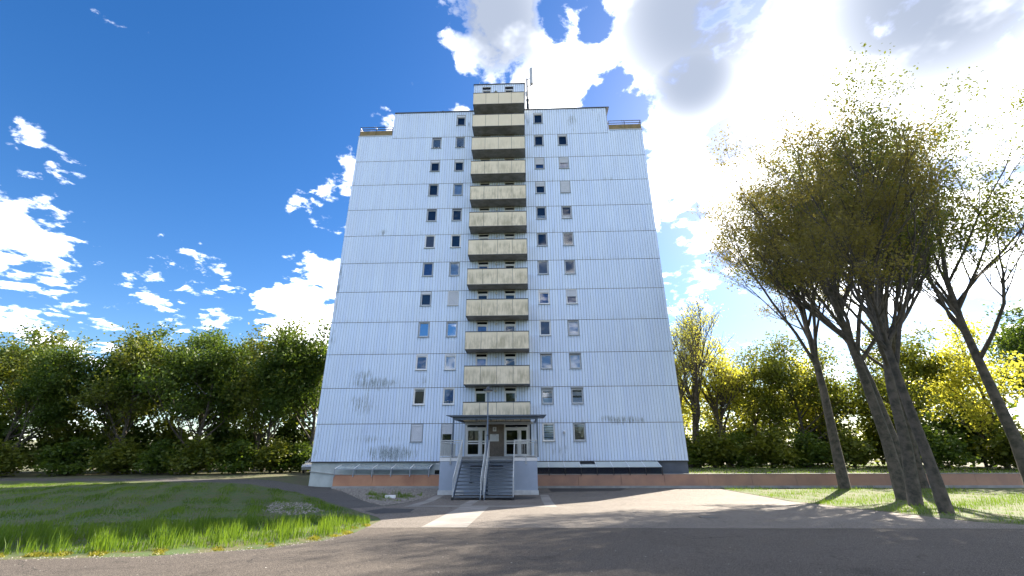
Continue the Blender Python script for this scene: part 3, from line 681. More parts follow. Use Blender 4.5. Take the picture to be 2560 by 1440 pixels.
for a, b, mid in ((11.80, 13.44, 12.93), (14.76, 16.64, 15.92)):
    f = MB(); Y0, Y1 = 0.0, 0.16
    f.box(a, a+0.09, Y0, Y1, EZ0, EZ1); f.box(b-0.09, b, Y0, Y1, EZ0, EZ1); f.box(a+0.09, b-0.09, Y0, Y1, EZ1-0.09, EZ1)
    f.box(a+0.09, b-0.09, Y0, Y1, 2.32, 2.46)
    f.box(mid-0.06, mid+0.06, Y0, Y1, EZ0, 2.32)
    for q0, q1 in ((a+0.09, mid-0.06), (mid+0.06, b-0.09)):
        f.box(q0, q0+0.09, Y0+0.02, Y1-0.03, EZ0, 2.32); f.box(q1-0.09, q1, Y0+0.02, Y1-0.03, EZ0, 2.32)
        f.box(q0+0.09, q1-0.09, Y0+0.02, Y1-0.03, EZ0, EZ0+0.16); f.box(q0+0.09, q1-0.09, Y0+0.02, Y1-0.03, 2.22, 2.32)
        f.box(q0+0.09, q1-0.09, Y0+0.02, Y1-0.03, 1.24, 1.33); f.box(q0+0.09, q1-0.09, Y0+0.015, Y1-0.03, 1.40, 1.49)
    d_ = f.build('entrance_door', M['frame_w'], bld)
    for q0, q1 in ((a+0.09, mid-0.06), (mid+0.06, b-0.09)):
        for za, zb in ((EZ0+0.16, 1.24), (1.49, 2.22)):
            g = MB(); g.quad((q0+0.09, 0.09, za), (q1-0.09, 0.09, za), (q1-0.09, 0.09, zb), (q0+0.09, 0.09, zb)); g.build('pane', M['doorglass'], d_)
    g = MB(); g.quad((a+0.09, 0.09, 2.46), (b-0.09, 0.09, 2.46), (b-0.09, 0.09, EZ1-0.09), (a+0.09, 0.09, EZ1-0.09)); g.build('transom_pane', M['doorglass'], d_)
    g = MB(); g.tube([(mid-0.10, -0.02, 1.55), (mid-0.10, -0.07, 1.60), (mid-0.10, -0.07, 1.95), (mid-0.10, -0.02, 2.0)], 0.014, 6); g.build('door_handle', M['darkmetal'], d_)
    g = MB(); g.box((a+b)/2-0.06, (a+b)/2+0.06, -0.04, 0.0, 2.40, 2.50); g.build('door_closer', M['shutter'], d_)
for i, x in enumerate((11.715, 16.655)):
    f = MB(); f.box(x, x+0.075, -0.005, 0.3, 0.02, 2.735); f.build('door_jamb', M['frame_g'], bld)
ni = MB(); ni.box(11.80, 16.64, 0.30, 0.335, EZ0, 2.73); ni.build('hall_dark_sheet', M['room'], bld)  # dark sheet standing in for the unlit hall behind the doors
hl = MB(); hl.box(11.72, 16.72, -0.02, 0.10, 2.735, 2.765); hl.build('lintel', M['frame_g'], bld)

pot = MB(); pot.lathe((13.95, BY+0.2, 12*HS+1.46), [(0.0, 0.0), (0.10, 0.0), (0.13, 0.16), (0.10, 0.17), (0.0, 0.17)], 10)
pc = pot.build('flower_pot', M['orange'], bld)
pv, pf = [], []
for i in range(60):
    a, e, l_ = rng.uniform(0, 6.28), rng.uniform(0.3, 1.5), rng.uniform(.1, .26)
    p = Vector((13.95, BY+0.2, 12*HS+1.63)); t_ = p+Vector((math.cos(a)*math.cos(e), math.sin(a)*math.cos(e), math.sin(e)))*l_; sdv = Vector((-math.sin(a), math.cos(a), 0))*.03
    b_ = len(pv); pv += [p, (p+t_)/2+sdv, t_, (p+t_)/2-sdv]; pf.append((b_, b_+1, b_+2, b_+3))
pm = MB(); pm.add(pv, pf); pm.build('plant', M['leaf_mid'], pc, kind='stuff')
# house number
hn = empty('house_number_sign', (14.02, 0.0, 2.31)); tag(hn, 'small white house number plate reading 8 on the brick wall', 'sign')
m_ = MB(); m_.box(13.885, 14.155, -0.035, 0.024, 2.16, 2.47); m_.build('plate', M['white'], hn)
cu = bpy.data.curves.new('digit', 'FONT'); cu.body = '8'; cu.size = 0.26; cu.align_x = 'CENTER'; cu.align_y = 'CENTER'; cu.extrude = 0.003
to = bpy.data.objects.new('digit_source', cu); COL.objects.link(to); dg = bpy.context.evaluated_depsgraph_get()
me = bpy.data.meshes.new_from_object(to.evaluated_get(dg)); bpy.data.objects.remove(to)
me.materials.clear(); me.materials.append(M['black']); o = bpy.data.objects.new('digit', me); COL.objects.link(o); o.parent = hn; o.rotation_euler = (R(90), 0, 0); o.location = (0, -0.040, 0.005)
# door bell panel
bp = empty('doorbell_panel', (14.01, 0.0, 1.69)); tag(bp, 'pale metal doorbell panel with rows of buttons between the entrance doors', 'doorbell')
m_ = MB(); m_.box(13.67, 14.35, -0.03, 0.024, 1.43, 1.95); m_.build('plate', M['frame_w'], bp)
m_ = MB()
for i in range(6):
    for j in range(5):
        x, z = 13.73+i*0.102, 1.48+j*0.075; m_.box(x, x+0.055, -0.036, -0.03, z, z+0.03)
m_.build('buttons', M['frame_g'], bp, kind='stuff')
m_ = MB()
for i in range(5): m_.box(13.86+i*0.06, 13.895+i*0.06, -0.035, -0.03, 1.87, 1.92)
m_.build('speaker_slots', M['box_d'], bp)

# ------------------------------------------------------------------ porch platform
PX0, PX1, PY = 11.05, 17.10, -6.30
pp = empty('entrance_porch', (14.0, -3.2, -1.75)); tag(pp, 'raised entrance porch with blue-grey rendered walls and white floor edge', 'porch')
m_ = MB(); m_.box(PX0+0.02, PX1-0.02, PY+0.02, -0.03, -1.8, 0.13); m_.build('wall', M['porch'], pp)
m_ = MB()
m_.box(PX0, 12.42, PY, -0.03, 0.14, 0.335); m_.box(15.68, PX1, PY, -0.03, 0.14, 0.335); m_.build('floor_fascia', M['white'], pp)
m_ = MB(); m_.box(12.43, 15.67, PY+0.05, -0.03, 0.14, 0.335); m_.build('floor_edge', M['kerb'], pp)
m_ = MB(); m_.box(PX0+0.01, PX1-0.01, PY+0.01, -0.02, 0.337, 0.36); m_.build('floor', M['kerb'], pp)
for a, b in ((PX0-0.03, 11.55), (11.56, 12.6), (15.5, 16.62), (16.63, PX1+0.03)):
    m_ = MB(); m_.box(a, b, PY-0.02, PY+0.018, -1.8, -1.50); m_.build('base_tile', M['porch_tile'], pp)
m_ = MB(); m_.tube([(13.0, PY-0.12, -0.16), (14.98, PY-0.12, -0.16)], 0.045, 8); m_.tube([(13.0, PY-0.12, -0.16), (13.0, PY+0.03, -0.16)], 0.03, 8); m_.tube([(14.98, PY-0.12, -0.16), (14.98, PY+0.03, -0.20)], 0.03, 8); m_.build('guard_pipe', M['black'], pp)
m_ = MB(); m_.tube([(13.02, PY-0.02, -0.2), (13.02, PY-0.02, -0.95)], 0.018, 6); m_.box(12.93, 13.11, PY-0.07, PY+0.02, -1.1, -0.97); m_.build('wall_tap', M['darkmetal'], pp)

# porch railings
def railing(x0, x1, xs, label):
    r_ = empty('porch_railing', ((x0+x1)/2, PY, 0.36)); tag(r_, label, 'railing', 'porch railings')
    yb = -0.25
    for z, rr in ((1.34, 0.027), (1.22, 0.018), (0.43, 0.018)):
        m_ = MB(); m_.tube([(x0, PY-0.05, z), (x1, PY-0.05, z)], rr, 8); m_.tube([(xs, PY-0.05, z), (xs, yb, z)], rr, 8); m_.build('rail', M['steel'], r_)
    n = int((x1-x0)/0.125)
    for i in range(n+1):
        x = x0+0.02+(x1-x0-0.04)*i/n; m_ = MB(); m_.bar((x, PY-0.05, 0.43), (x, PY-0.05, 1.22), 0.022, 0.008, (0, 1, 0)); m_.build('baluster', M['steel'], r_)
    n = 44
    for i in range(1, n):
        y = PY-0.05+(yb-PY)*i/n; m_ = MB(); m_.bar((xs, y, 0.43), (xs, y, 1.22), 0.012, 0.065, (0, 1, 0)); m_.build('baluster', M['steel'], r_)
    xb = (x0+x1)/2
    m_ = MB(); m_.box(xb-0.03, xb+0.03, PY-0.075, PY-0.025, 0.0, 0.45); m_.box(xb-0.05, xb+0.05, PY-0.075, PY+0.0, -0.03, 0.03); m_.build('bracket', M['steel'], r_)
    for x in (x0, x1):
        m_ = MB(); m_.tube([(x, PY-0.05, 0.36), (x, PY-0.05, 1.34)], 0.022, 8); m_.build('post', M['steel'], r_)
railing(PX0+0.02, 12.40, PX0+0.02, 'galvanised porch railing left of the stairs')
railing(15.70, PX1-0.02, PX1-0.02, 'galvanised porch railing right of the stairs')

# ------------------------------------------------------------------ staircase: two flights
st = empty('entrance_staircase', (14.03, -7.8, -1.75)); tag(st, 'blue-grey steel staircase in two flights with open risers and a double centre rail', 'staircase')
NR = 12; RISE = (0.36+1.75)/NR; RUN = 0.278; YT = PY-0.02
for a, b in ((12.44, 13.90), (14.14, 15.66)):
    for i in range(1, NR):
        z = 0.36 - RISE*i; y1 = YT - RUN*(i-1); y0 = y1 - 0.30
        m_ = MB(); m_.box(a+0.045, b-0.045, y0, y1, z-0.04, z); m_.box(a+0.045, b-0.045, y0-0.012, y0-0.001, z-0.062, z+0.002)
        m_.build('tread', M['tread'], st)
    for x in (a, b):
        m_ = MB(); y_t, y_b = YT+0.02, YT-RUN*(NR-1)-0.15
        z_t, z_b = 0.36-0.02, -1.745
        m_.prism([(y_t, z_t), (y_t, z_t-0.30), (y_b+0.28, z_b), (y_b-0.02, z_b), (y_b-0.02, z_b+0.10)], 'x', x-0.022 if x == a else x-0.02, x+0.02 if x == a else x+0.022)
        m_.build('stringer', M['bluesteel'], st)
ytop, ybot = YT+0.02, YT-RUN*(NR-1)-0.12
for x, up_ in ((12.42, 0), (13.93, 0), (14.11, 0), (15.68, 0)):
    m_ = MB()
    def zl(y): return 0.36 + (y-YT)*RISE/RUN
    pts = [(x, ytop+0.04, zl(ytop)+0.98), (x, ybot+0.55, zl(ybot+0.55)+0.95), (x, ybot+0.02, zl(ybot+0.55)+0.62), (x, ybot, -1.73)]
    m_.tube(pts, 0.022, 8); m_.tube([(x, ytop+0.04, 0.36), (x, ytop+0.04, zl(ytop)+0.98)], 0.022, 8); m_.build('handrail', M['steel'], st)
    m_ = MB(); m_.tube([(x, ytop, zl(ytop)+0.14), (x, ybot+0.2, zl(ybot+0.2)+0.14)], 0.014, 6); m_.tube([(x, ytop, zl(ytop)+0.86), (x, ybot+0.55, zl(ybot+0.55)+0.83)], 0.014, 6); m_.build('rail', M['steel'], st)
    for i in range(22):
        y = ytop-0.06-i*0.125
        if y < ybot+0.5: break
        m_ = MB(); m_.bar((x, y, zl(y)+0.14), (x, y, zl(y)+0.86), 0.010, 0.045, (0, 1, 0)); m_.build('baluster', M['steel'], st)
for x in (12.42, 14.02, 15.68):
    m_ = MB(); m_.box(x-0.05, x+0.05, ybot-0.07, ybot+0.05, -1.76, -1.60); m_.build('foot', M['black'], st)

# ------------------------------------------------------------------ canopy over the porch
cn = empty('entrance_canopy', (14.4, -3.5, 0.36)); tag(cn, 'flat dark steel canopy on slim posts above the entrance porch', 'canopy')
m_ = MB(); m_.prism([(-6.05, 2.86), (-1.42, 2.98), (-1.42, 3.02), (-6.05, 2.90)], 'x', 11.28, 17.75); m_.build('roof_sheet', M['bluesteel'], cn)
m_ = MB(); m_.box(11.70, 17.20, -5.98, -5.86, 2.62, 2.80); m_.build('front_beam', M['bluesteel'], cn)
m_ = MB(); m_.tube([(11.62, -6.10, 2.80), (17.30, -6.10, 2.80)], 0.055, 8); m_.build('gutter', M['darkmetal'], cn)
for x in (11.76, 17.14):
    m_ = MB(); m_.bar((x, -5.84, 2.70), (x, -0.02, 2.82), 0.09, 0.14); m_.build('side_beam', M['bluesteel'], cn)
    m_ = MB(); m_.box(x-0.05, x+0.05, -5.97, -5.87, 0.36, 2.62); m_.build('post', M['bluesteel'], cn)
for i in range(1, 5):
    x = 11.76+(17.14-11.76)*i/5; m_ = MB(); m_.bar((x, -5.84, 2.76), (x, -1.5, 2.88), 0.05, 0.08); m_.build('rafter', M['darkmetal'], cn)
m_ = MB(); m_.box(11.9, 16.95, -1.30, -1.24, 2.60, 2.775); m_.build('back_fascia', M['frame_g'], cn)

# ------------------------------------------------------------------ lamp post between the flights
lp = empty('street_lamp', (14.02, -6.52, -1.75)); tag(lp, 'slim blue-grey lamp post with a disc head rising between the stair flights', 'street lamp')
m_ = MB(); m_.tube([(14.02, -6.52, -1.75), (14.02, -6.52, 1.62)], [0.065, 0.065], 10); m_.tube([(14.02, -6.52, 1.62), (14.02, -6.52, 1.68), (14.02, -6.52, 4.32)], [0.075, 0.05, 0.035], 10); m_.build('pole', M['bluesteel'], lp, smooth=True)
m_ = MB(); m_.lathe((14.02, -6.52, 4.30), [(0.03, 0), (0.30, 0.05), (0.32, 0.09), (0.30, 0.12), (0.12, 0.17), (0.10, 0.30), (0.0, 0.33)], 20); m_.build('lamp_head', M['darkmetal'], lp, smooth=True)
m_ = MB(); m_.lathe((14.02, -6.52, 4.25), [(0.0, 0.0), (0.14, 0.03), (0.26, 0.085)], 20); m_.build('diffuser', M['lampglass'], lp, smooth=True)

# ------------------------------------------------------------------ retaining walls in front of the light wells
def wall(name, x0, x1, joints, m, label, z1=-0.83, ret=False):
    o = empty(name, ((x0+x1)/2, -1.0, -1.75)); tag(o, label, 'wall', 'low salmon walls')
    js = [x0]+[j for j in joints if x0 < j < x1]+[x1]
    for a, b in zip(js[:-1], js[1:]):
        t_ = MB(); t_.box(a+0.008, b-0.008, -1.10+rng.uniform(-.004, .004), -0.90, -1.60, z1-0.03); t_.build('wall_slab', m, o)
        t_ = MB(); t_.box(a+0.004, b-0.004, -1.125, -0.88, z1-0.029, z1); t_.build('wall_coping', M['kerb'], o)
    t_ = MB(); t_.box(x0-0.04, x1, -1.16, -0.89, -1.9, -1.602); t_.build('base_kerb', M['kerb'], o)
    if ret: t_ = MB(); t_.box(x0, x0+0.2, -0.90, 0.10, -1.8, z1-0.03); t_.build('return_wall', m, o)
    return o
wall('retaining_wall', 2.36, 11.02, [5.25, 8.28], M['orange'], 'bright salmon concrete wall under the glass lean-to left of the porch', ret=True)
wall('retaining_wall', 17.12, 58, [17.1+3.05*i-0.05 for i in range(1, 14)], M['orange_shaded'], 'long salmon concrete wall right of the porch, shade put into its colour')

# ------------------------------------------------------------------ light-well covers
lw = empty('light_well_cover', (5.8, -0.5, -0.85)); tag(lw, 'open glass lean-to on thin steel posts over the left salmon wall', 'canopy', 'light well covers')
for i in range(5):
    a, b = 2.42+1.385*i, 2.42+1.385*(i+1)
    t_ = MB(); t_.prism([(-1.06, -0.435), (0.06, -0.19), (0.06, -0.18), (-1.06, -0.425)], 'x', a+0.02, b-0.02); t_.build('glass_panel', M['roofglass_d'], lw)
for i in range(6):
    x = 2.42+1.385*i
    t_ = MB(); t_.bar((x, -1.10, -0.428), (x, 0.06, -0.175), 0.035, 0.03); t_.build('glazing_bar', M['white'], lw)
    t_ = MB(); t_.box(x-0.03, x+0.03, -1.17, -1.13, -0.98, -0.46); t_.build('post', M['sill'], lw)
    if i: t_ = MB(); t_.box(x-0.19, x-0.13, -0.16, -0.11, -1.4, -0.28); t_.build('post', M['sill'], lw)
t_ = MB(); t_.box(2.40, 9.37, -1.13, -1.07, -0.51, -0.445); t_.build('front_beam', M['sill'], lw)
t_ = MB(); t_.box(9.6, 11.0, 0.06, 0.0985, -0.19, -0.08); t_.build('wall_flashing', M['white'], lw)
t_ = MB(); t_.box(9.55, 10.95, 0.05, 0.0985, -1.2, -0.58); cw = t_.build('basement_window', M['carglass'], lw)
rw = empty('light_well_cover', (21.6, -0.5, -0.85)); tag(rw, 'long sloping glass cover with dark front panes over the right salmon wall', 'canopy', 'light well covers')
PR = 1.15; X1 = 26.10
for i in range(8):
    b = X1-PR*i; a = max(b-PR, 17.13)
    if i == 4:
        prof = [(-1.12, -0.385), (-0.55, -0.20), (-0.55, -0.19), (-1.12, -0.375)]
    else: prof = [(-1.12, -0.385), (-0.045, -0.035), (-0.045, -0.025), (-1.12, -0.375)]
    t_ = MB(); t_.prism(prof, 'x', a+0.025, b-0.025); t_.build('glass_panel', M['roofglass'], rw)
    t_ = MB(); t_.box(a+0.03, b-0.03, -1.06, -1.05, -0.83, -0.42); t_.build('front_pane', M['wellglass'], rw)
for i in range(9):
    x = X1-PR*i
    if x < 17.1: continue
    t_ = MB(); t_.bar((x, -1.13, -0.378), (x, -0.045, -0.024), 0.045, 0.03); t_.build('glazing_bar', M['frame_g'], rw)
    t_ = MB(); t_.box(x-0.028, x+0.028, -1.165, -1.13, -0.92, -0.39); t_.build('post', M['black'], rw)
t_ = MB(); t_.box(17.13, 26.12, -1.12, -1.07, -0.42, -0.388); t_.build('front_beam', M['coping'], rw)

# ------------------------------------------------------------------ roof equipment
am = empty('antenna_mast', (17.15, 1.0, 33.5)); tag(am, 'mobile phone antenna mast with grey panel aerial beside the rooftop core', 'antenna')
m_ = MB(); m_.tube([(17.17, 1.0, 33.4), (17.17, 1.0, 38.65)], 0.085, 8); m_.build('mast', M['darkmetal'], am)
m_ = MB()
for k_ in range(10): m_.box(17.03, 17.33, 0.86, 1.14, 33.7+k_*0.22, 33.78+k_*0.22)
m_.build('mast_clamps', M['darkmetal'], am)
m_ = MB(); m_.bar((17.17, 1.0, 38.55), (17.55, 0.95, 38.62), 0.05, 0.05); m_.bar((17.17, 1.0, 37.55), (17.56, 0.95, 37.68), 0.05, 0.05); m_.bar((17.56, 0.95, 37.5), (17.56, 0.95, 38.0), 0.04, 0.04); m_.build('bracket', M['darkmetal'], am)
m_ = MB(); m_.tube([(17.66, 0.95, 37.80), (17.66, 0.95, 37.86), (17.66, 0.95, 40.02), (17.66, 0.95, 40.12)], [0.15, 0.185, 0.185, 0.10], 12); m_.build('panel_aerial', M['antenna'], am)
m_ = MB(); m_.tube([(17.66, 0.95, 37.8), (17.78, 0.9, 37.55), (17.70, 0.9, 37.38), (17.42, 0.92, 37.35), (17.36, 0.9, 36.9), (17.45, 0.9, 36.4), (17.40, 0.9, 35.7), (17.25, 0.92, 35.1), (17.22, 0.95, 34.2)], 0.025, 6)
m_.tube([(17.60, 0.95, 37.8), (17.62, 0.9, 37.5), (17.45, 0.9, 37.42), (17.28, 0.92, 36.9), (17.25, 0.92, 34.2)], 0.02, 6); m_.build('cable', M['black'], am)
m_ = MB(); m_.box(16.95, 17.12, 0.88, 1.05, 36.2, 36.75); m_.tube([(17.02, 0.95, 36.75), (17.02, 0.95, 37.35)], 0.025, 6); m_.tube([(17.0, 0.92, 36.2), (16.98, 0.9, 35.6), (17.12, 0.92, 35.2)], 0.02, 6); m_.build('radio_unit', M['antenna'], am)
m_ = MB(); m_.tube([(17.6, 0.95, 40.1), (17.6, 0.95, 40.9)], 0.008, 5); m_.build('spike', M['steel'], am)
for nm, x, y, z0, z1, lab in (('lightning_rod', 12.1, 0.5, TOPC, 37.9, 'thin lightning rod on the rooftop core'), ('lightning_rod', 26.9, 1.2, TOPW, 32.9, 'thin rod on the right roof terrace')):
    o = empty(nm, (x, y, z0)); tag(o, lab, 'lightning rod')
    m_ = MB(); m_.tube([(x, y, z0), (x, y, z0+(z1-z0)*.4), (x, y, z1)], [0.025, 0.02, 0.010], 6); m_.build('rod', M['coping'], o)
    m_ = MB(); m_.lathe((x, y, z0), [(0.0, 0.28), (0.06, 0.25), (0.13, 0.08), (0.14, 0.0)], 8); m_.build('foot', M['coping'], o)
o = empty('roof_vent', (8.35, 0.8, TOPM+.1)); tag(o, 'small dark vent pipe on the roof edge left of the core', 'vent')
m_ = MB(); m_.tube([(8.35, 0.4, TOPM+0.1), (8.35, 0.4, TOPM+0.45)], 0.07, 8); m_.build('pipe', M['coping'], o)
m_ = MB(); m_.lathe((8.35, 0.4, TOPM+0.45), [(0.12, 0.0), (0.12, 0.03), (0.0, 0.12)], 8); m_.build('cap', M['coping'], o)

# ------------------------------------------------------------------ little things on the ground
o = empty('concrete_offcut', (8.7, -8.3, -1.75)); tag(o, 'small white block lying on the gravel bed', 'block')
m_ = MB(); m_.prism([(-8.42, -1.76), (-8.2, -1.76), (-8.22, -1.60), (-8.40, -1.61)], 'x', 8.45, 9.02); m_.build('block', M['white'], o)
o = empty('drain_cover', (22.3, -18.9, H(22.3, -18.9))); tag(o, 'dark iron drain cover in the sunlit forecourt', 'drain cover')
z = H(22.3, -18.9); m_ = MB(); m_.box(22.05, 22.55, -19.1, -18.7, z-0.03, z+0.012); m_.build('frame', M['black'], o)
m_ = MB()
for i in range(5): m_.box(22.1+i*.09, 22.15+i*.09, -19.05, -18.75, z+0.0125, z+0.02)
m_.build('grate', M['darkmetal'], o)

# ------------------------------------------------------------------ car behind the left corner
def make_car(loc, rz):
    car = empty('parked_car', loc); tag(car, 'silver car parked behind the left corner of the tower', 'car'); OFF[car] = Vector((0, 0, 0))
    pr = [(-2.1, .35), (-2.15, .62), (-2.05, .82), (-1.2, .95), (-0.55, 1.42), (0.9, 1.47), (1.75, 1.0), (2.1, .92), (2.15, .5), (2.05, .3)]
    n = len(pr); m_ = MB(); vs = []
    for sx, ins in ((-0.86, 0.0), (-0.62, 0.0), (0.62, 0.0), (0.86, 0.0)):
        for y, z in pr:
            k_ = 0.82 if (abs(sx) > .8 and z > 1.2) else 1.0
            vs.append((sx*k_, y, z if abs(sx) < .8 else z-0.04))
    fs = [tuple(range(n)), tuple(range(3*n, 4*n))[::-1]]
    for j in range(3):
        for i in range(n): fs.append((j*n+i, (j+1)*n+i, (j+1)*n+(i+1) % n, j*n+(i+1) % n))
    m_.add(vs, fs); m_.build('body', M['paint'], car)
    g = MB(); g.quad((-0.6, -1.16, 0.99), (0.6, -1.16, 0.99), (0.56, -0.60, 1.40), (-0.56, -0.60, 1.40)); g.build('windscreen', M['carglass'], car)
    for s_ in (-1, 1):
        g = MB(); x = s_*0.845; g.quad((x, -0.9, 0.97), (x, 1.4, 0.99), (s_*0.73, 0.85, 1.38), (s_*0.73, -0.5, 1.34)); g.build('side_window', M['carglass'], car)
        g = MB(); g.box(s_*0.70-0.12, s_*0.70+0.12, -2.14, -2.03, 0.60, 0.76); g.build('headlight', M['lampglass'], car)
        g = MB(); g.box(s_*0.95-0.09, s_*0.95+0.09, -0.85, -0.72, 0.95, 1.08); g.build('wing_mirror', M['paint'], car)
        for y in (-1.35, 1.3):
            wv = MB(); wv.tube([(s_*0.70, y, 0.31), (s_*0.90, y, 0.31)], 0.31, 16); wl = wv.build('wheel', M['black'], car)
            rm = MB(); rm.tube([(s_*0.90, y, 0.31), (s_*0.91, y, 0.31)], 0.2, 12); rm.build('rim', M['steel'], wl)
    car.rotation_euler = (0, 0, rz)
make_car((-4.15, 10.6, H(-4.3, 10.6)), R(8))

# ------------------------------------------------------------------ gravel stones and grass blades
def in_poly(x, y, P):
    c = False; j = len(P)-1
    for i in range(len(P)):
        if (P[i][1] > y) != (P[j][1] > y) and x < (P[j][0]-P[i][0])*(y-P[i][1])/(P[j][1]-P[i][1])+P[i][0]: c = not c
        j = i
    return c
nr = np.random.default_rng(3)
def scatter(poly, n):
    x0, x1 = min(p[0] for p in poly), max(p[0] for p in poly); y0, y1 = min(p[1] for p in poly), max(p[1] for p in poly); out = []
    while len(out) < n:
        x, y = nr.uniform(x0, x1), nr.uniform(y0, y1)
        if in_poly(x, y, poly): out.append((x, y))
    return out
def stones(name, poly, n, label, s0=0.02, s1=0.06, m='stone'):
    V = []; F = []
    oct_ = np.array([(1,0,0),(-1,0,0),(0,1,0),(0,-1,0),(0,0,1),(0,0,-.4)], float); of = [(0,2,4),(2,1,4),(1,3,4),(3,0,4)]
    for x, y in scatter(poly, n):
        s_ = nr.uniform(s0, s1); a = nr.uniform(0, 6.28); c_, d_ = math.cos(a), math.sin(a)
        v = oct_*s_*nr.uniform(.7, 1.2, (6, 3)); b = len(V)
        for q in v: V.append((x+q[0]*c_-q[1]*d_, y+q[0]*d_+q[1]*c_, H(x, y)+q[2]*.7))
        F += [tuple(i+b for i in f) for f in of]
    o = fast_mesh(name, V, F, M[m]); tag(o, label, 'gravel', kind='stuff')
stones('gravel', [(2.4, -1.25), (11.0, -1.25), (10.9, -6.2), (10.3, -11.0), (9.8, -13.2), (7.3, -9.0), (4.1, -3.6)], 9000, 'loose grey gravel in the bed left of the stairs')
stones('lawn_gravel', [(3.0, -9.8), (5.5, -11.5), (8.6, -16.5), (8.2, -18.2), (6.0, -16.5)], 600, 'patch of stones showing through the shaded lawn')
stones('verge_gravel', [(12.05, -23.2), (11.75, -24.2), (11.0, -25.2), (9.4, -26.1), (6.0, -26.7), (6.0, -27.0), (9.7, -26.45), (11.35, -25.5), (12.1, -24.4), (12.25, -23.0)], 350, 'crumbs of stone along the road edge of the verge', .006, .022)
def blades(name, poly, n, h0, h1, wd, m, label, cat='grass', lean=0.35, dens=None):
    V = []; F = []
    pts = scatter(poly, n)
    for x, y in pts:
        k_ = 1.0
        if dens: k_ = dens(x, y)
        if k_ <= 0.02: continue
        h = nr.uniform(h0, h1)*k_; a = nr.uniform(0, 6.28); l_ = nr.uniform(0.05, lean)*h; b_ = nr.uniform(0, 6.28)
        dx, dy = math.cos(a)*wd/2, math.sin(a)*wd/2; lx, ly = math.cos(b_)*l_, math.sin(b_)*l_; z = H(x, y)-0.02; i = len(V)
        V += [(x-dx, y-dy, z), (x+dx, y+dy, z), (x+dx*.8+lx*.35, y+dy*.8+ly*.35, z+h*.6), (x-dx*.8+lx*.35, y-dy*.8+ly*.35, z+h*.6), (x+lx, y+ly, z+h)]
        F += [(i, i+1, i+2), (i, i+2, i+3), (i+3, i+2, i+4)]
    o = fast_mesh(name, V, F, M[m]); tag(o, label, cat, kind='stuff'); return o
def clump(x, y):
    return max(0.0, 0.35+0.9*math.sin(x*2.1+1.0)*math.sin(y*1.7+x)+0.5*math.sin(x*5.3+y*4.1))
def verge_height(x, y):
    edge = smooth((y+19.2)/-3.0) if x > 6 else smooth((y+22.0)/-2.0)
    return (0.16+0.84*min(1, clump(x*1.7+math.sin(y*3)*.4, y*1.5)))*(0.22+0.78*edge)
blades('tall_grass', [(10.6, -18.6), (11.5, -20.0), (11.85, -21.0), (11.9, -22.3), (11.8, -23.6), (11.3, -24.6), (10.4, -25.3), (8.5, -26.0), (4.0, -26.5), (-8, -26.6), (-8, -22.5), (2.0, -21.5), (6.5, -19.5), (8.6, -18.0)], 42000, 0.06, 0.50, 0.013, 'grass', 'bright tall grass along the sunlit verge by the road', dens=verge_height)
blades('short_grass', [(1.6, -4.8), (4.8, -8.6), (7.7, -13.2), (10.0, -17.0), (11.2, -19.0), (11.3, -20.0), (9.4, -21.0), (4, -23.2), (-8, -23.8), (-20, -20), (-20, -2), (-3, -2.2)], 80000, 0.03, 0.15, 0.016, 'grass', 'short sparse grass on the shaded lawn', dens=lambda x, y: 0.30+0.8*clump(x*.6, y*.6+x*.2))
blades('yellow_moss', [(11.5, -20.4), (12.0, -21.4), (12.1, -23.0), (11.85, -24.2), (11.1, -25.3), (9.5, -26.2), (4.0, -26.7), (4.0, -26.2), (8.5, -25.8), (10.4, -25.1), (11.4, -24.3), (11.6, -22.0)], 9000, 0.02, 0.06, 0.03, 'moss', 'yellow-green moss along the kerbless road edge', 'moss', 0.9, dens=lambda x, y: clump(x*2, y*2))
blades('gravel_weeds', [(6.5, -6.0), (9.9, -5.4), (10.4, -7.8), (9.6, -10.2), (7.8, -9.3)], 4000, 0.04, 0.26, 0.014, 'grass', 'weedy grass tufts growing in the gravel bed', dens=lambda x, y: clump(x*1.3, y*1.3))
blades('back_lawn', [(26.3, 0.2), (58, -0.4), (62, 26), (29, 22)], 14000, 0.04, 0.14, 0.03, 'grass', 'mown grass strip behind the right salmon wall')

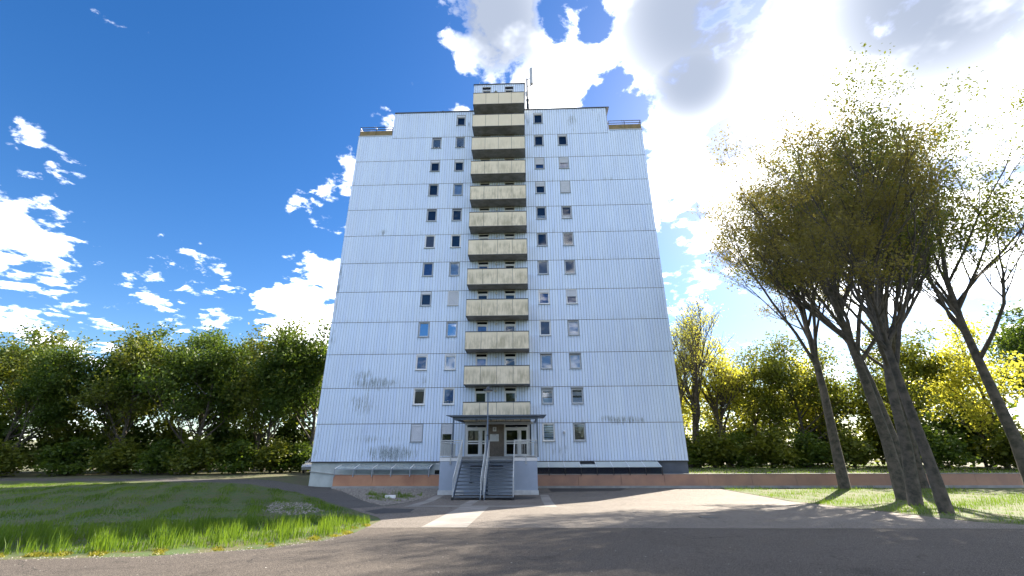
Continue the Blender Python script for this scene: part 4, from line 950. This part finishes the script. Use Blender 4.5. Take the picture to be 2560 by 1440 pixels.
# ------------------------------------------------------------------ trees
def branch_tree(seed, height, r0, levels, spread, first, upb, nchild, lean=(0, 0), twig=0.006):
    """returns (MB with trunk and limbs, list of twig tips)"""
    rg = random.Random(seed); mb = MB(); tips = []
    def grow(p, d, L, r, lv):
        n = 4 if lv == 0 else 3
        pts = [p.copy()]; rads = [r]; q = p.copy(); dd = d.copy()
        for i in range(n):
            dd = (dd + Vector((rg.uniform(-1, 1), rg.uniform(-1, 1), rg.uniform(-.3, .6)))*(0.10 if lv == 0 else 0.20) + Vector((0, 0, upb*0.08))).normalized()
            q = q + dd*L/n; pts.append(q.copy()); rads.append(r*(1-0.55*(i+1)/n))
        if lv == 0: pts.insert(1, pts[0].lerp(pts[1], 0.09)); rads = [r*1.75, r*1.08]+rads[1:]
        mb.tube(pts, rads, 9 if lv == 0 else (5 if lv == 1 else 3), cap=False)
        if lv >= levels:
            tips.append((pts[-1], dd)); tips.append((pts[-2], dd)); return
        if lv >= levels-1: tips.append((pts[-1], dd))
        if lv == 0: pts.pop(1); rads.pop(1)
        k_ = nchild[min(lv, len(nchild)-1)]
        for j in range(k_):
            t = first+(1-first)*(j+rg.uniform(0, .8))/k_ if lv == 0 else rg.uniform(0.35, 1.0)
            f = min(t, 0.999)*n; i = int(f); c_ = pts[i].lerp(pts[i+1], f-i); rr = rads[i]*(1-(f-i))+rads[i+1]*(f-i)
            ax = Vector((rg.uniform(-1, 1), rg.uniform(-1, 1), rg.uniform(-.2, .5))).normalized()
            nd = (dd*(1-spread)+ax*spread*1.1+Vector((0, 0, upb*0.25))).normalized()
            grow(c_, nd, L*rg.uniform(.42, .68)*(1.15-0.4*t if lv == 0 else 1), max(rr*0.62, twig), lv+1)
        grow(pts[-1], dd, L*0.5, max(rads[-1], twig), lv+1)
    d0 = Vector((lean[0], lean[1], 1)).normalized()
    grow(Vector((0, 0, -0.2)), d0, height*0.62, r0, 0)
    return mb, tips
def leaves(tips, per, rad, size, seed, flat=0.6, drop=0.0):
    g = np.random.default_rng(seed); V = []
    T_ = np.array([tuple(p) for p, d in tips]);
    if drop: T_ = T_[g.random(len(T_)) > drop]
    N = len(T_)*per
    c = np.repeat(T_, per, 0) + g.normal(0, rad, (N, 3))*np.array([1, 1, 0.75])
    s_ = size*g.uniform(.6, 1.3, N)[:, None]
    a = g.normal(0, 1, (N, 3)); a /= np.linalg.norm(a, axis=1)[:, None]
    b = g.normal(0, 1, (N, 3)); b -= a*(a*b).sum(1)[:, None]; b /= np.linalg.norm(b, axis=1)[:, None]
    P = np.stack([c-a*s_*.5, c+b*s_*.32, c+a*s_*.55, c-b*s_*.32], 1).reshape(-1, 3)
    F = np.arange(N*4).reshape(-1, 4)
    return P, F
PROTO = {}
def proto(key, leafm, height, r0, levels, spread, first, upb, nchild, per, rad, size, seed, lean=(0, 0), drop=0.0, twig=0.006):
    mb, tips = branch_tree(seed, height, r0, levels, spread, first, upb, nchild, lean, twig)
    me = bpy.data.meshes.new('trunk'); me.from_pydata(mb.v, [], mb.f); me.materials.append(M['bark']); me.polygons.foreach_set('use_smooth', [True]*len(me.polygons))
    cm = None
    if per:
        P, F = leaves(tips, per, rad, size, seed, drop=drop); o = fast_mesh('crown', P, F, M[leafm], nv=4); cm = o.data; bpy.data.objects.remove(o)
    PROTO[key] = (me, cm, max(v[2] for v in mb.v))
proto('beech1', 'leaf_dark', 13, .22, 3, .55, .25, .5, [9, 5, 4], 24, .55, .30, 11)
proto('beech2', 'leaf_dark', 14, .20, 3, .5, .35, .6, [8, 5, 4], 24, .55, .29, 12)
proto('mid1', 'leaf_mid', 12, .2, 3, .55, .2, .4, [9, 5, 4], 15, .50, .28, 21)
proto('yel1', 'leaf_yel', 11, .18, 3, .6, .15, .3, [9, 5, 4], 10, .50, .25, 31)
proto('yel2', 'leaf_yel', 10, .18, 3, .55, .2, .4, [8, 5, 4], 10, .50, .25, 32)
proto('bare1', 'leaf_yel', 16, .40, 4, .46, .30, .6, [8, 5, 4, 4], 3, .30, .14, 41, (0.10, 0), .3, .018)
proto('bare2', 'leaf_yel', 14, .30, 4, .44, .40, .6, [7, 5, 4, 3], 2, .30, .14, 42, (-0.16, 0), .2, .020)
proto('near1', 'leaf_brown', 20, .30, 4, .40, .58, .5, [9, 5, 4, 4], 17, .33, .145, 51, (0, 0), .60)
proto('near2', 'leaf_mid', 20, .30, 4, .40, .56, .5, [9, 5, 4, 4], 17, .34, .145, 52, (0, 0), .58)
proto('shrub1', 'leaf_dark', 2.6, .05, 2, .7, .05, .2, [9, 5], 22, .26, .20, 61)
proto('shrub2', 'leaf_mid', 2.4, .05, 2, .75, .05, .2, [9, 5], 22, .26, .18, 62)
def tree(key, name, x, y, h, rz, label, cat='tree', group=None, sx=1.0):
    tm, cm, ph = PROTO[key]; s_ = h/ph
    o = empty(name, (x, y, H(x, y)-0.05)); o.scale = (s_*sx, s_*sx, s_); o.rotation_euler = (0, 0, rz); tag(o, label, cat, group)
    a = bpy.data.objects.new('trunk', tm); COL.objects.link(a); a.parent = o
    if cm: b = bpy.data.objects.new('crown', cm); COL.objects.link(b); b.parent = o
    return o
ORD = ['first', 'second', 'third', 'fourth', 'fifth', 'sixth', 'seventh', 'eighth', 'ninth', 'tenth', 'eleventh', 'twelfth', 'thirteenth', 'fourteenth', 'fifteenth', 'sixteenth']
# left wood, front row and back row, counted from the tower outward
fl = [(-7.2, 15, 16.0), (-11, 13, 15.2), (-14.5, 17, 17.5), (-18, 12, 14.5), (-21, 16, 16.5), (-25, 11, 14.5), (-29, 14, 16), (-33, 8, 13), (-38, 11, 15.5), (-43, 6, 13.5)]
for i, (x, y, h) in enumerate(fl):
    tree(['beech1', 'beech2', 'mid1'][i % 3], 'beech_tree', x, y, h, i*1.3, f'dark green beech, {ORD[i]} of the front row outward from the left corner', group='beeches left of the tower')
bl = [(-9, 27, 17), (-16, 26, 16.5), (-23, 25, 17.5), (-30, 23, 17), (-38, 22, 17), (-46, 18, 17), (-55, 12, 17), (-52, 2, 15)]
for i, (x, y, h) in enumerate(bl):
    tree(['beech2', 'beech1'][i % 2], 'beech_tree', x, y, h, i*2.1+.5, f'tall beech in the rear row, {ORD[i]} outward from the left corner', group='beeches left of the tower')
sl = [(-6.8, 12.5, 2.8), (-9.2, 11, 3.2), (-12, 10, 3.0), (-15.5, 9.5, 3.4), (-19, 9, 3.0), (-23, 8.5, 3.2), (-27, 8, 3.2), (-31.5, 6, 3.0), (-36, 5.5, 3.2)]
for i, (x, y, h) in enumerate(sl):
    tree(['shrub1', 'shrub2'][i % 2], 'woodland_shrub', x, y, h, i*1.7, f'dark shrub at the left wood edge, {ORD[i]} outward from the tower', 'shrub', 'shrubs along the left wood edge', 1.5)
ul = [(-8, 21, 6), (-12.5, 20.5, 6.5), (-17, 20, 6), (-21.5, 19.5, 6.5), (-26, 18.5, 6), (-31, 17, 6.5), (-36, 15.5, 6.5), (-41.5, 13, 6.5), (-47, 9, 6.5), (-50, 4, 6)]
for i, (x, y, h) in enumerate(ul):
    tree(['shrub2', 'shrub1'][i % 2], 'understory_bush', x, y, h, i*2.7, f'large bush in the shade of the left wood, {ORD[i]} outward from the tower', 'bush', 'bushes inside the left wood', 1.1)
# right wood
tree('bare1', 'bare_tree', 38.6, 16.5, 16.0, 2.6, 'spreading nearly leafless tree a little further right of the tower', group='trees right of the tower')
tree('bare1', 'bare_tree', 34.4, 15.0, 20.0, 0.4, 'tall nearly leafless tree with forking trunk right of the tower', group='trees right of the tower')
tree('bare2', 'bare_tree', 33.2, 13.5, 15.5, 0.0, 'leaning thin bare tree closest to the right corner of the tower', group='trees right of the tower')
fr_ = [('yel1', 34.3, 18.5, 13.5), ('yel1', 38.8, 20, 14.5), ('mid1', 43.0, 19, 13.5), ('mid1', 46, 15, 14.5), ('yel1', 50, 16, 13), ('mid1', 55, 11, 14.5), ('yel2', 60, 9, 14), ('mid1', 67, 4, 15)]
for i, (k_, x, y, h) in enumerate(fr_):
    tree(k_, 'spring_tree', x, y, h, i*1.1+.3, f"{'yellow-green' if 'yel' in k_ else 'green'} spring tree, {ORD[i]} outward from the right corner", group='trees right of the tower')
br_ = [('yel2', 40, 34, 12), ('mid1', 50, 32, 13), ('yel1', 58, 30, 13), ('mid1', 66, 24, 15), ('beech1', 74, 14, 17)]
for i, (k_, x, y, h) in enumerate(br_):
    tree(k_, 'spring_tree', x, y, h, i*2.3+.9, f'background tree of the right wood, {ORD[i]} outward from the tower', group='trees right of the tower')
sr = [(33.4, 14, 3.0), (35.6, 13.2, 3.6), (38.2, 13.6, 3.2), (41, 12.5, 3.6), (44, 11.5, 3.2), (48, 11, 3.4), (53, 8, 3.6), (58, 6, 3.6)]
for i, (x, y, h) in enumerate(sr):
    tree(['shrub1', 'shrub2'][i % 2], 'woodland_shrub', x, y, h, i*1.9, f'dark shrub under the right trees, {ORD[i]} outward from the tower', 'shrub', 'shrubs under the right trees', 1.5)
ur = [(36, 28, 5), (41, 26, 5.5), (44.5, 22, 6.5), (50, 20, 6.5), (56, 16, 7), (62, 13, 7), (69, 8, 7)]
for i, (x, y, h) in enumerate(ur):
    tree(['shrub2', 'shrub1'][i % 2], 'understory_bush', x, y, h, i*2.2, f'large bush behind the right trees, {ORD[i]} outward from the tower', 'bush', 'bushes inside the right wood', 1.2)
# row of young-leaved trees along the right edge of the forecourt (their shade falls over the asphalt)
nt = [('near1', 37.8, -2.2, 27.0, 1.6), ('near2', 39.2, -6.0, 27.5, 2.2), ('near1', 36.0, -9.3, 24.5, 3.9), ('near2', 33.6, -13.0, 21.0, 0.3), ('near2', 43.5, -1.5, 26.0, 5.0), ('near1', 31.5, -17.0, 17.0, 4.4), ('near2', 41.0, -11.0, 24.0, 1.4)]
labs = ['bronze-leaved tree standing nearest the long salmon wall', 'green young-leaved tree second along the right edge of the forecourt', 'bronze-leaved tree at the right edge of the forecourt nearer the road', 'green young-leaved tree at the right road corner', 'green tree set back behind the bronze-leaved one on the right', 'lower bronze-leaved tree closest to the road on the right', 'tall green tree at the far right behind the road corner tree']
for (k_, x, y, h, rz), lb in zip(nt, labs): tree(k_, 'forecourt_tree', x, y, h, rz, lb, group='trees along the right of the forecourt')

# unseen trees across the road, put in for the reflections in the lower windows
for i, (k_, x) in enumerate([('beech1', -14), ('mid1', -6), ('beech2', 2), ('beech1', 9.5), ('mid1', 17), ('beech2', 25), ('beech1', 32), ('mid1', 40), ('beech2', 48)]):
    tree(k_, 'unseen_roadside_tree', x, -56-(i % 3)*2.5, 15+(i % 2)*2, i*1.9, f'unseen leafy tree across the road opposite the tower, {ORD[i]} from the left', group='unseen trees across the road')
for i, x in enumerate([-12, -4, 4, 11, 18, 25, 33, 41]):  # unseen bushes added to block the bright horizon in the pane reflections
    tree(['shrub1', 'shrub2'][i % 2], 'horizon_block_bush', x, -51-(i % 2)*1.5, 6.5, i*2.3, f'unseen added bush across the road opposite the tower, {ORD[i]} from the left', 'bush', 'added bushes across the road', 1.3)
blades('verge_grass', [(29.8, -1.4), (45, -1.4), (45, -21.7), (32.2, -21.7), (30.6, -21.2), (29.8, -20.0), (30.0, -9)], 30000, 0.03, 0.20, 0.016, 'grass', 'rough grass under the trees right of the forecourt', dens=lambda x, y: 0.15+clump(x*.8, y*.8))
